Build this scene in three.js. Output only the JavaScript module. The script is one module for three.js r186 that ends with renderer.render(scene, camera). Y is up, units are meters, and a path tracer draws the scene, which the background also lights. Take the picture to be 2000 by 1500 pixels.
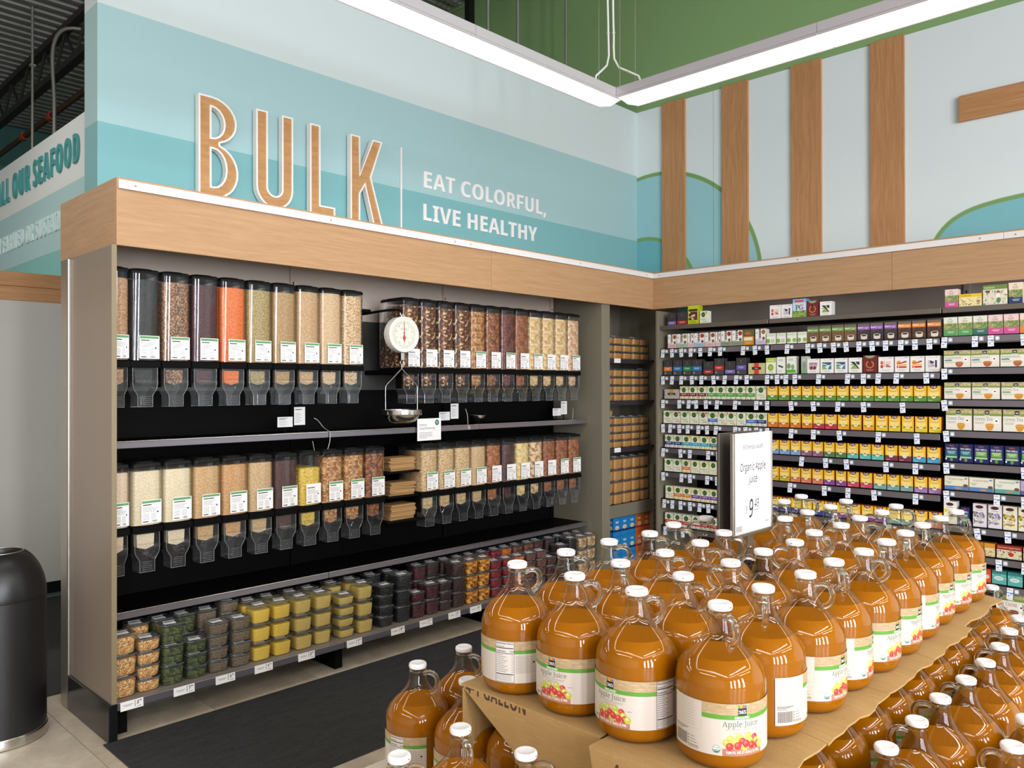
import * as THREE from 'three';
import { mergeGeometries } from 'three/addons/utils/BufferGeometryUtils.js';
import { RoundedBoxGeometry } from 'three/addons/geometries/RoundedBoxGeometry.js';
import { TextGeometry } from 'three/addons/geometries/TextGeometry.js';
import { FontLoader } from 'three/addons/loaders/FontLoader.js';
import { RectAreaLightUniformsLib } from 'three/addons/lights/RectAreaLightUniformsLib.js';

// ---------------------------------------------------------------- camera, lights, exposure
const scene = new THREE.Scene();
scene.background = new THREE.Color(0x000000);
const EYE = 1.658;
const camera = new THREE.PerspectiveCamera(2 * Math.atan(750 / 1553.7) * 180 / Math.PI, 4 / 3, 0.05, 60);
{
  const yaw = 0.76908, pitch = 0.00329, roll = -0.00168;
  const f = new THREE.Vector3(Math.cos(yaw) * Math.cos(pitch), Math.sin(pitch), -Math.sin(yaw) * Math.cos(pitch));
  const r = new THREE.Vector3().crossVectors(f, new THREE.Vector3(0, 1, 0)).normalize();
  const u = new THREE.Vector3().crossVectors(r, f);
  camera.position.set(0, EYE, 0);
  camera.up.copy(u.multiplyScalar(Math.cos(roll)).addScaledVector(r, -Math.sin(roll)));
  camera.lookAt(f.add(camera.position));
}
const renderer = new THREE.WebGLRenderer({ antialias: true });
renderer.toneMapping = THREE.LinearToneMapping;
renderer.toneMappingExposure = 0.8;
renderer.shadowMap.enabled = true;
RectAreaLightUniformsLib.init();
const FRAME_LIGHT = 10.5;      // nits of the suspended frame of linear lamps
const WINDOW_LIGHT = 40;      // nits of the storefront windows behind the camera
const HIGH_LIGHT = 46;      // nits of the high lamps over the rest of the store
function areaDown(w, d, nits, x, y, z, color = 0xfff8f0) {
  const l = new THREE.RectAreaLight(color, nits, w, d);
  l.position.set(x, y, z); l.lookAt(x, y - 1, z); scene.add(l);
  return l;
}

// ---------------------------------------------------------------- helpers
const ORD = ['first', 'second', 'third', 'fourth', 'fifth', 'sixth', 'seventh', 'eighth', 'ninth', 'tenth', 'eleventh', 'twelfth', 'thirteenth', 'fourteenth', 'fifteenth', 'sixteenth', 'seventeenth', 'eighteenth', 'nineteenth', 'twentieth', 'twenty-first', 'twenty-second', 'twenty-third', 'twenty-fourth', 'twenty-fifth', 'twenty-sixth'];
let seed = 7;
const rnd = () => { seed = (seed * 1664525 + 1013904223) >>> 0; return seed / 4294967296; };
const rr = (a, b) => a + (b - a) * rnd();
const used = new Map();
function numbered(n) { const k = used.get(n) || 0; used.set(n, k + 1); return k ? n + '_' + String(k).padStart(3, '0') : n; }
function tag(o, label, category, group) { o.userData.label = label; o.userData.category = category; if (group) o.userData.group = group; return o; }
function thing(name, label, category, pos = [0, 0, 0], turn = 0, group) {
  const o = new THREE.Group(); o.name = numbered(name); o.position.set(...pos); o.rotation.y = turn; scene.add(o);
  return tag(o, label, category, group);
}
function part(parent, name, geo, mat, pos, rot, label) {
  const m = new THREE.Mesh(geo, mat); m.name = name; if (pos) m.position.set(...pos); if (rot) m.rotation.set(...rot);
  if (label) m.userData.label = label; parent.add(m); return m;
}
function single(name, label, category, geo, mat, pos, turn = 0, group) {
  const m = new THREE.Mesh(geo, mat); m.name = numbered(name); if (pos) m.position.set(...pos); m.rotation.y = turn; scene.add(m);
  return tag(m, label, category, group);
}
function struct(name, geo, mat, pos) {
  const m = new THREE.Mesh(geo, mat); m.name = numbered(name); if (pos) m.position.set(...pos); m.userData.kind = 'structure'; scene.add(m); return m;
}
function bx(x0, x1, y0, y1, z0, z1) { const g = new THREE.BoxGeometry(x1 - x0, y1 - y0, z1 - z0); g.translate((x0 + x1) / 2, (y0 + y1) / 2, (z0 + z1) / 2); return g; }
function rbx(x0, x1, y0, y1, z0, z1, r = 0.003, s = 1) { const g = new RoundedBoxGeometry(x1 - x0, y1 - y0, z1 - z0, s, r); g.translate((x0 + x1) / 2, (y0 + y1) / 2, (z0 + z1) / 2); return g; }
// uv in metres by the dominant direction of each face; swap turns the grain upright
function metreUV(g, scale = 1, swap = false, off = 0) {
  const p = g.attributes.position, n = g.attributes.normal, uv = new Float32Array(p.count * 2);
  for (let i = 0; i < p.count; i++) {
    const a = Math.abs(n.getX(i)), b = Math.abs(n.getY(i)), c = Math.abs(n.getZ(i));
    let u, v;
    if (a >= b && a >= c) { u = p.getZ(i); v = p.getY(i); } else if (b >= c) { u = p.getX(i); v = p.getZ(i); } else { u = p.getX(i); v = p.getY(i); }
    if (swap) [u, v] = [v, u];
    uv[2 * i] = u * scale + off; uv[2 * i + 1] = v * scale + off * 0.37;
  }
  g.setAttribute('uv', new THREE.BufferAttribute(uv, 2)); return g;
}
const V2 = (x, y) => new THREE.Vector2(x, y), V3 = (x, y, z) => new THREE.Vector3(x, y, z);
function tube(pts, r, seg = 12, rad = 6, closed = false) { return new THREE.TubeGeometry(new THREE.CatmullRomCurve3(pts.map(p => V3(...p)), closed), seg, r, rad, closed); }
function rod(a, b, r, rad = 8) {
  const A = V3(...a), B = V3(...b), d = B.clone().sub(A), g = new THREE.CylinderGeometry(r, r, d.length(), rad);
  g.applyQuaternion(new THREE.Quaternion().setFromUnitVectors(V3(0, 1, 0), d.clone().normalize())); const m = A.add(B).multiplyScalar(0.5); g.translate(m.x, m.y, m.z); return g;
}
const merge = l => mergeGeometries(l.map(g => { const h = g.index ? g.toNonIndexed() : g; for (const k of Object.keys(h.attributes)) if (!['position', 'normal', 'uv'].includes(k)) h.deleteAttribute(k); return h; }));
function roundRect(w, d, r, seg = 3) { // outline, counter-clockwise seen from above (+y towards the eye)
  const o = [], c = [[w / 2 - r, d / 2 - r, 0], [-w / 2 + r, d / 2 - r, 1], [-w / 2 + r, -d / 2 + r, 2], [w / 2 - r, -d / 2 + r, 3]];
  for (const [x, z, q] of c) for (let i = 0; i <= seg; i++) { const a = (q + i / seg) * Math.PI / 2; o.push([x + r * Math.cos(a), z + r * Math.sin(a)]); }
  return o;
}
// stack of outlines [[y, outline], ...] skinned into a wall, with optional end caps; uv in metres
function loft(rings, capBottom = true, capTop = true, smooth = true) {
  const n = rings[0][1].length, P = [], U = [], I = [];
  let len = 0; const L = [0]; const o0 = rings[rings.length - 1][1];
  for (let i = 0; i < n; i++) { const a = o0[i], b = o0[(i + 1) % n]; len += Math.hypot(a[0] - b[0], a[1] - b[1]); L.push(len); }
  rings.forEach(([y, o]) => { for (let i = 0; i <= n; i++) { const a = o[i % n]; P.push(a[0], y, a[1]); U.push(L[i], y); } });
  for (let k = 0; k < rings.length - 1; k++) for (let i = 0; i < n; i++) { const a = k * (n + 1) + i, b = a + 1, c = a + n + 1, d = c + 1; I.push(a, c, b, b, c, d); }
  let g = new THREE.BufferGeometry(); g.setAttribute('position', new THREE.Float32BufferAttribute(P, 3)); g.setAttribute('uv', new THREE.Float32BufferAttribute(U, 2)); g.setIndex(I);
  g.computeVertexNormals();
  { // close the seam of the normals
    const N = g.attributes.normal; for (let k = 0; k < rings.length; k++) { const a = k * (n + 1), b = a + n, v = V3(N.getX(a) + N.getX(b), N.getY(a) + N.getY(b), N.getZ(a) + N.getZ(b)).normalize(); N.setXYZ(a, v.x, v.y, v.z); N.setXYZ(b, v.x, v.y, v.z); }
  }
  const all = [g.toNonIndexed()];
  const cap = (y, o, up) => {
    const p = [], u = [], nn = []; let cx = 0, cz = 0; o.forEach(a => { cx += a[0] / n; cz += a[1] / n; });
    for (let i = 0; i < n; i++) { const a = o[i], b = o[(i + 1) % n]; const t = up ? [[cx, cz], b, a] : [[cx, cz], a, b]; for (const q of t) { p.push(q[0], y, q[1]); u.push(q[0], q[1]); nn.push(0, up ? 1 : -1, 0); } }
    const h = new THREE.BufferGeometry(); h.setAttribute('position', new THREE.Float32BufferAttribute(p, 3)); h.setAttribute('uv', new THREE.Float32BufferAttribute(u, 2)); h.setAttribute('normal', new THREE.Float32BufferAttribute(nn, 3)); return h;
  };
  if (capBottom) all.push(cap(...rings[0], false));
  if (capTop) all.push(cap(...rings[rings.length - 1], true));
  return mergeGeometries(all);
}
function canvasTex(w, h, draw, repeat) {
  const c = document.createElement('canvas'); c.width = w; c.height = h; const x = c.getContext('2d'); draw(x, w, h);
  const t = new THREE.CanvasTexture(c); t.colorSpace = THREE.SRGBColorSpace; t.magFilter = THREE.LinearFilter; if (repeat) t.wrapS = t.wrapT = THREE.RepeatWrapping; return t;
}
function dataTex(w, h, f, srgb = true) {
  const d = new Uint8Array(w * h * 4);
  for (let y = 0; y < h; y++) for (let x = 0; x < w; x++) { const c = f(x, y), k = (y * w + x) * 4; d[k] = c[0]; d[k + 1] = c[1]; d[k + 2] = c[2]; d[k + 3] = 255; }
  const t = new THREE.DataTexture(d, w, h); t.magFilter = THREE.LinearFilter; t.wrapS = t.wrapT = THREE.RepeatWrapping; if (srgb) t.colorSpace = THREE.SRGBColorSpace; t.needsUpdate = true; return t;
}
const std = (color, roughness = 0.6, o = {}) => new THREE.MeshStandardMaterial({ color, roughness, ...o });
const phys = o => new THREE.MeshPhysicalMaterial(o);
// tileable value noise
function hash2(i, j, s) { let h = (i * 374761393 + j * 668265263 + s * 1274126177) | 0; h = Math.imul(h ^ (h >>> 13), 1274126177); return ((h ^ (h >>> 16)) >>> 0) / 4294967296; }
function vnoise(x, y, px, py, s) { // x in [0,px), y in [0,py): periodic
  const i = Math.floor(x), j = Math.floor(y), fx = x - i, fy = y - j, u = fx * fx * (3 - 2 * fx), v = fy * fy * (3 - 2 * fy);
  const h = (a, b) => hash2(((a % px) + px) % px, ((b % py) + py) % py, s);
  return (h(i, j) * (1 - u) + h(i + 1, j) * u) * (1 - v) + (h(i, j + 1) * (1 - u) + h(i + 1, j + 1) * u) * v;
}
const clamp = (v, a = 0, b = 255) => Math.max(a, Math.min(b, v));
// wood: grain runs along u; one tile is 2 m by 0.5 m
function woodTex(base, dark, s, figure = 0.5) {
  return dataTex(1024, 256, (x, y) => {
    const u = x / 1024, v = y / 256;
    const warp = vnoise(u * 5, v * 3, 5, 3, s) * 0.6 + vnoise(u * 11, v * 6, 11, 6, s + 1) * 0.3;
    let t = 0.5 * vnoise(u * 9, (v + warp * 0.06) * 48 % 48, 9, 48, s + 2) + 0.3 * vnoise(u * 24, v * 110, 24, 110, s + 3) + 0.2 * vnoise(u * 60, v * 128, 60, 128, s + 4);
    t += figure * 0.25 * Math.sin((v * 9 + warp * 3.2) * Math.PI * 2);
    t = clamp(t, 0, 1); const m = vnoise(u * 3, v * 2, 3, 2, s + 5) * 0.12;
    return [0, 1, 2].map(k => clamp(base[k] + (dark[k] - base[k]) * (t * 0.75 + m)));
  });
}
const fontBold = await new FontLoader().loadAsync('fonts/droid/droid_sans_bold.typeface.json');
const CAP = (() => { const g = new TextGeometry('E', { font: fontBold, size: 1, depth: 0.1, bevelEnabled: false }); g.computeBoundingBox(); return g.boundingBox.max.y; })();
// letters as separate meshes, each centred on its own advance; returns the total width
function letters(parent, text, capH, width, depth, mat, toPos, turn, track = 1) {
  const size = capH / CAP, sc = size / fontBold.data.resolution; let adv = 0; const list = [];
  for (const ch of text) { const gl = fontBold.data.glyphs[ch]; list.push([ch, adv]); adv += (gl ? gl.ha : 500) * sc; }
  const sx = width / adv, cache = new Map();
  for (const [ch, a] of list) {
    if (ch === ' ') continue;
    if (!cache.has(ch)) { const g = new TextGeometry(ch, { font: fontBold, size, depth, curveSegments: 4, bevelEnabled: false }); g.scale(sx * track, 1, 1); cache.set(ch, g); }
    const m = part(parent, 'letter', cache.get(ch), mat, toPos(a * sx)); m.rotation.y = turn;
  }
}

// ---------------------------------------------------------------- materials
const oakMap = woodTex([192, 154, 114], [164, 124, 86], 11, 0.16);
const plankMap = woodTex([206, 154, 104], [166, 114, 70], 29, 0.3);
oakMap.repeat.set(0.5, 2); plankMap.repeat.set(0.5, 2);
const M = {
  oak: std(0xffffff, 0.5, { map: oakMap }),
  plank: std(0xffffff, 0.55, { map: plankMap }),
  taupe: std(0x8c7d6e, 0.42), taupeEdge: std(0x8a7c60, 0.45), greige: std(0xd2c3b5, 0.65), olive: std(0x7a7463, 0.5),
  black: phys({ color: 0x060606, roughness: 0.6, specularIntensity: 0.2 }), blackGloss: std(0x151516, 0.16), blackMatte: phys({ color: 0x0c0c0c, roughness: 0.5, specularIntensity: 0.45 }),
  rail: std(0x8d8890, 0.3, { metalness: 0.75 }), railDark: std(0x565258, 0.35, { metalness: 0.6 }),
  steel: std(0xc9c6c0, 0.18, { metalness: 1 }), brushed: std(0xa9a296, 0.35, { metalness: 0.9 }), white: std(0xeeeae6, 0.4), whiteRail: std(0xe6e2e0, 0.28),
  paper: std(0xf0ecea, 0.7),
  glass: phys({ color: 0xf3f5ef, roughness: 0, transmission: 1, thickness: 0, ior: 1.5 }),
  glassSolid: phys({ color: 0xfafcf6, roughness: 0, transmission: 1, thickness: 0.01, ior: 1.48 }),
  clear: phys({ color: 0xf4f5f6, roughness: 0.03, transmission: 0.985, thickness: 0, ior: 1.46 }),
  clearRim: phys({ color: 0xd2d6da, roughness: 0.08, transmission: 0.82, thickness: 0, ior: 1.46 }),
  lid: phys({ color: 0xd9dcde, roughness: 0.06, transmission: 0.93, thickness: 0, ior: 1.46 }),
  cardboard: std(0xffffff, 0.85, { map: dataTex(256, 256, (x, y) => { const t = vnoise(x / 8, y / 64, 32, 4, 3) * 10 + vnoise(x / 2, y / 2, 128, 128, 5) * 10; return [168 + t, 132 + t, 78 + t]; }) }),
};

// ---------------------------------------------------------------- setting: floor, walls, ceiling
{
  const slab = struct('floor', bx(-9, 6.6, -0.12, -0.006, -16, 9), std(0x8d8478, 0.35));
  const tileTex = dataTex(256, 256, (x, y) => { const t = vnoise(x / 16, y / 16, 16, 16, 41) * 22 + vnoise(x / 4, y / 4, 64, 64, 42) * 12 + vnoise(x, y, 256, 256, 43) * 8 - 20; return [196 + t, 184 + t, 166 + t * 0.9]; });
  const tileMat = [0, 1, 2].map(k => { const m = std([0xffffff, 0xf4f1ec, 0xfbf8f4][k], 0.28, { map: tileTex }); return m; });
  const T = 0.61, gap = 0.0015;
  for (let i = -4; i < 9; i++) for (let j = 0; j < 9; j++) {
    const x0 = 1.88 + (i - 3) * T, z0 = -3.66 - (j - 4) * T;
    if (x0 > 6.2 || x0 < -2.4) continue;
    const g = metreUV(bx(x0 + gap, x0 + T - gap, -0.008, 0, z0 - T + gap, z0 - gap), 0.9, false, (i * 7 + j * 3) * 0.31);
    part(slab, 'tile', g, tileMat[(i * 5 + j * 3 + 40) % 3]);
  }
  const matTex = dataTex(512, 512, (x, y) => { const t = vnoise(x / 2, y / 2, 256, 256, 51) * 16 + vnoise(x / 24, y / 6, 22, 86, 52) * 12; const s = hash2(x, y, 53) > 0.9993 ? 90 : 0; return [28 + t + s, 28 + t + s, 29 + t + s]; });
  const matM = std(0xffffff, 0.8, { map: matTex });
  single('floor_mat', 'long black floor mat laid along the bulk bin shelving', 'mat', metreUV(rbx(1.33, 5.1, 0, 0.007, -3.925, -2.975, 0.003), 0.8), matM);
  single('floor_mat', 'dark floor mat behind the trash can beside the grey partition', 'mat', metreUV(rbx(-1.0, 2.55, 0, 0.006, -6.98, -4.76, 0.002), 0.8, false, 0.3), matM);
}
const BAND = { low: 0x7cb2b5, mid: 0xa5c6c8, top: 0xd0dcdb };
{
  // free-standing sign wall behind the bulk bins, painted in three level bands
  const w = struct('wall_back', bx(1.4945, 6.385, 0.0, 2.35, -4.686, -4.49), std(0x83a9a9, 0.7));
  const bm = [std(BAND.low, 0.75), std(BAND.mid, 0.75), std(BAND.top, 0.75)];
  part(w, 'paint_band', bx(1.494, 6.385, 2.35, 3.067, -4.686, -4.49), bm[0]);
  part(w, 'paint_band', bx(1.494, 6.385, 3.067, 3.695, -4.686, -4.49), bm[1]);
  part(w, 'paint_band', bx(1.494, 6.385, 3.695, 4.31, -4.686, -4.49), bm[2]);
}
{
  const paint = canvasTex(1024, 512, (c, W, H) => { // z from -4.49 to 0.63, y from 1.75 to 4.31
    const X = z => (z + 4.49) * 200, Y = y => (4.31 - y) * 200;
    c.fillStyle = '#e4eeee'; c.fillRect(0, 0, W, H);
    const disc = (z, y, r, fill, lw) => { c.beginPath(); c.arc(X(z), Y(y), r * 200, 0, 7); c.fillStyle = fill; c.fill(); c.lineWidth = lw; c.strokeStyle = '#7fa765'; c.stroke(); };
    disc(-4.3, 2.58, 1.095, '#9fd0d6', 7);
    disc(-4.42, 2.49, 0.585, '#72b9c0', 7);
    c.beginPath(); c.moveTo(X(-1.93), Y(2.4)); c.bezierCurveTo(X(-1.86), Y(2.86), X(-1.7), Y(2.93), X(-1.35), Y(2.965)); c.lineTo(X(0.2), Y(3.1)); c.lineTo(X(0.6), Y(2.4)); c.closePath();
    c.fillStyle = '#84c2c9'; c.fill(); c.lineWidth = 6; c.stroke();
  });
  const blue = std(0xffffff, 0.75, { map: paint }), green = std(0x8aad72, 0.8);
  const w = struct('wall_right', bx(6.39, 6.6, 0, 6.3, -16, 9), green);
  for (const [z0, z1] of [[-4.49, -3.663], [-3.659, 0.6]]) {
    const g = bx(6.385, 6.392, 1.8, 4.31, z0, z1), p = g.attributes.position, uv = g.attributes.uv;
    for (let i = 0; i < p.count; i++) uv.setXY(i, (p.getZ(i) + 4.49) / 5.12, (p.getY(i) - 1.75) / 2.56);
    part(w, 'painted_panel', g, blue);
  }
  part(w, 'painted_panel', bx(6.386, 6.392, 0, 4.31, 0.604, 9), std(0xe4eeee, 0.75));
  part(w, 'painted_panel', bx(6.386, 6.392, 0, 1.8, -4.49, 0.6), std(0xe4eeee, 0.75));
  [[-4.192, -3.942], [-3.566, -3.315], [-2.927, -2.673], [-2.291, -2.04]].forEach(([a, b], i) => {
    single('wood_plank', ['upright oak plank on the pale blue wall next to the sign wall corner', 'upright oak plank over the curved green line on the pale blue wall', 'third upright oak plank on pale wall counting from the corner', 'upright oak plank on pale wall nearest the level oak board'][i], 'plank',
      metreUV(rbx(6.362, 6.3855, 2.55, 4.318, a, b, 0.002), 1, true, 0.13 + i * 0.41), M.plank);
  });
  single('wood_plank', 'level oak board fixed on the pale blue wall', 'plank', metreUV(rbx(6.352, 6.3855, 3.56, 3.745, -1.666, 0.9, 0.002), 1, false, 0.6), M.plank);
}
{
  // the rest of the shell, outside the frame or far behind
  const far = std(0x4f7f78, 0.85), plain = std(0xd9d6ce, 0.85);
  struct('wall_far', bx(-9, 6.6, 0, 6.3, -16.2, -16), far);
  struct('wall_left', bx(-9.2, -9, 0, 6.3, -16, 9), plain);
  // storefront: wall with four tall daylight windows
  const cx = [-5.2, -3.1, -1, 1.1], ww = 0.85, edges = [-9, ...cx.flatMap(c => [c - ww / 2, c + ww / 2]), 6.6], piers = [bx(-9, 6.6, 0, 0.3, 9, 9.2), bx(-9, 6.6, 5.3, 6.3, 9, 9.2)];
  for (let k = 0; k < edges.length; k += 2) piers.push(bx(edges[k], edges[k + 1], 0.3, 5.3, 9, 9.2));
  struct('wall_front', merge(piers), plain);
  const day = new THREE.MeshStandardMaterial({ color: 0xffffff, emissive: 0xeaf1ff, emissiveIntensity: 2.5, roughness: 0.2 });
  cx.forEach((c, k) => {
    const w = struct('window_' + (k + 1), bx(c - ww / 2 + 0.05, c + ww / 2 - 0.05, 0.35, 5.25, 9.06, 9.08), day), a = c - ww / 2, b = c + ww / 2;
    part(w, 'frame', merge([bx(a, a + 0.05, 0.3, 5.3, 9.0, 9.12), bx(b - 0.05, b, 0.3, 5.3, 9.0, 9.12), bx(a + 0.05, b - 0.05, 0.3, 0.35, 9.0, 9.12), bx(a + 0.05, b - 0.05, 5.25, 5.3, 9.0, 9.12)]), std(0x3a3a3a, 0.5));
    const l = new THREE.RectAreaLight(0xf0f4ff, WINDOW_LIGHT, ww - 0.1, 4.9); l.position.set(c, 2.8, 8.98); l.lookAt(c, 2.8, 0); scene.add(l);
  });
  // corrugated steel deck with ribs along x
  const L = []; const p = 0.2;
  const deck = std(0xa09f9a, 0.4, { metalness: 0.35 });
  const c = struct('ceiling', bx(-9, 6.6, 6.3, 6.42, -16, 9), deck);
  const pts = []; for (let z = -16; z < 9; z += p) pts.push([z, 6.29], [z + 0.06, 6.29], [z + 0.09, 6.22], [z + 0.17, 6.22]); pts.push([9, 6.29]);
  const P = []; for (let i = 0; i < pts.length - 1; i++) { const [a, h] = pts[i], [b, k] = pts[i + 1]; P.push(-9, h, a, 6.6, h, a, 6.6, k, b, -9, h, a, 6.6, k, b, -9, k, b); }
  const g = new THREE.BufferGeometry(); g.setAttribute('position', new THREE.Float32BufferAttribute(P, 3)); g.setAttribute('uv', new THREE.Float32BufferAttribute(new Float32Array(P.length / 3 * 2), 2)); g.computeVertexNormals();
  part(c, 'corrugated_deck', g, deck);
}
// ceiling joists, pipes
{
  const steel = std(0x3a3632, 0.6, { metalness: 0.3 });
  const joist = (x, lab) => {
    const t = thing('ceiling_joist', lab, 'joist');
    part(t, 'top_chord', bx(x - 0.05, x + 0.05, 6.12, 6.2, -15.9, 2), steel); part(t, 'bottom_chord', bx(x - 0.05, x + 0.05, 5.64, 5.72, -15.9, 2), steel);
    const web = []; for (let z = -15.8; z < 1.6; z += 0.8) { web.push(rod([x, 6.12, z], [x, 5.7, z + 0.4], 0.018, 6), rod([x, 5.7, z + 0.4], [x, 6.12, z + 0.8], 0.018, 6)); }
    web.forEach(w => part(t, 'web_bar', w, steel));
  };
  joist(3.28, 'dark steel open-web joist under the deck behind the sign wall end');
  joist(4.9, 'dark steel open-web joist further behind the sign wall');
  joist(1.0, 'dark steel open-web joist over the seafood side aisle');
  const pipeM = std(0x5a3c2c, 0.6, { metalness: 0.2 }), con = std(0x9b978c, 0.4, { metalness: 0.5 });
  const s = thing('sprinkler_pipe', 'rusty brown sprinkler pipe with red couplings under the joists', 'pipe');
  part(s, 'pipe', rod([3.55, 5.5, -15.5], [3.55, 5.5, -4], 0.04, 10), pipeM);
  for (const z of [-11.0, -12.6, -13.9]) part(s, 'coupling', rod([3.55, 5.5, z], [3.55, 5.5, z + 0.13], 0.058, 10), std(0xb8391c, 0.5), null, null, 'red pipe coupling');
  const d = thing('conduit', 'grey conduit dropping in a bend behind the seafood wall', 'conduit');
  part(d, 'pipe', tube([[4.2, 5.98, -10.4], [3.55, 6.0, -10.4], [3.12, 5.95, -10.45], [3.0, 5.75, -10.45], [3.0, 5.0, -10.45], [3.0, 4.0, -10.45]], 0.022, 40, 8), con);
  const e = thing('conduit', 'thin straight grey conduit rising behind the seafood wall', 'conduit');
  part(e, 'pipe', rod([2.85, 3.9, -10.75], [2.85, 6.3, -10.75], 0.016, 8), con); part(e, 'clip', bx(2.82, 2.88, 5.5, 5.53, -10.78, -10.72), con);
  // hanging rods between the lamp frame and the green wall
  const rodM = std(0xa3a39b, 0.4, { metalness: 0.6 });
  [[4.87, -5.0], [5.25, -5.0], [5.93, -5.0]].forEach(([x, z], i) => single('hanger_rod', ['thin steel hanger rod next to the black hanger post', 'middle thin steel hanger rod before the green wall', 'thin steel hanger rod nearest the lamp cords'][i], 'rod', rod([x, 4.0, z], [x, 6.25, z], 0.013, 8), rodM));
  single('hanger_post', 'square black hanger post before the green wall', 'post', bx(4.62, 4.68, 4.0, 6.25, -5.03, -4.97), M.blackMatte);
  const lad = thing('cable_tray', 'wire cable tray running under the deck by the green wall', 'tray');
  for (let k = 0; k < 5; k++) part(lad, 'wire', rod([5.95 + k * 0.07, 6.05, -14], [5.95 + k * 0.07, 6.05, -6.6], 0.006, 5), rodM);
  for (let z = -13.9; z < -6.9; z += 0.45) part(lad, 'cross_wire', rod([5.93, 6.04, z], [6.25, 6.04, z], 0.006, 5), rodM);
  const arm = thing('pipe_stub', 'short black capped pipe stub by the black hanger post', 'pipe');
  part(arm, 'pipe', rod([5.1, 5.95, -5.4], [5.42, 5.62, -5.4], 0.03, 10), M.blackMatte); part(arm, 'cap', rod([5.4, 5.64, -5.4], [5.45, 5.59, -5.4], 0.036, 10), M.blackMatte);
}
// seafood wall and the partition in front of it
{
  const w = struct('wall_seafood', bx(2.6, 2.75, 0, 3.052, -15.5, -7.08), std(0x7fbab7, 0.75));
  part(w, 'paint_band', bx(2.599, 2.75, 3.052, 3.664, -15.5, -7.08), std(0xa9c9cb, 0.75));
  part(w, 'paint_band', bx(2.599, 2.75, 3.664, 4.273, -15.5, -7.08), std(0xd9dedd, 0.75));
  const t1 = thing('wall_lettering', 'raised teal seafood lettering along the white wall band', 'lettering');
  letters(t1, 'ALL OUR SEAFOOD', 0.28, 2.98, 0.02, std(0x4d9a9a, 0.5), a => [2.599, 3.83, -11.2 + a], -Math.PI / 2, 0.86);
  const t2 = thing('wall_lettering', 'raised pale lettering along the light teal wall band', 'lettering');
  letters(t2, 'Y FARMED OR SUSTAIN', 0.185, 2.4, 0.015, std(0xd6e8e7, 0.5), a => [2.599, 3.257, -11.15 + a], -Math.PI / 2, 0.86);
  const p = struct('wall_partition', bx(-3, 2.595, 0.106, 2.335, -7.2, -7.076), std(0xc9c3ba, 0.5));
  part(p, 'wood_trim', metreUV(rbx(-3, 2.596, 2.335, 2.445, -7.21, -7.066, 0.003), 1, false, 0.2), M.plank);
  part(p, 'wood_trim', metreUV(rbx(-3, 2.596, 2.447, 2.557, -7.21, -7.066, 0.003), 1, false, 0.9), M.plank);
  part(p, 'kick_plate', bx(-3, 2.595, 0.012, 0.106, -7.2, -7.09), M.blackMatte);
}

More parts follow.
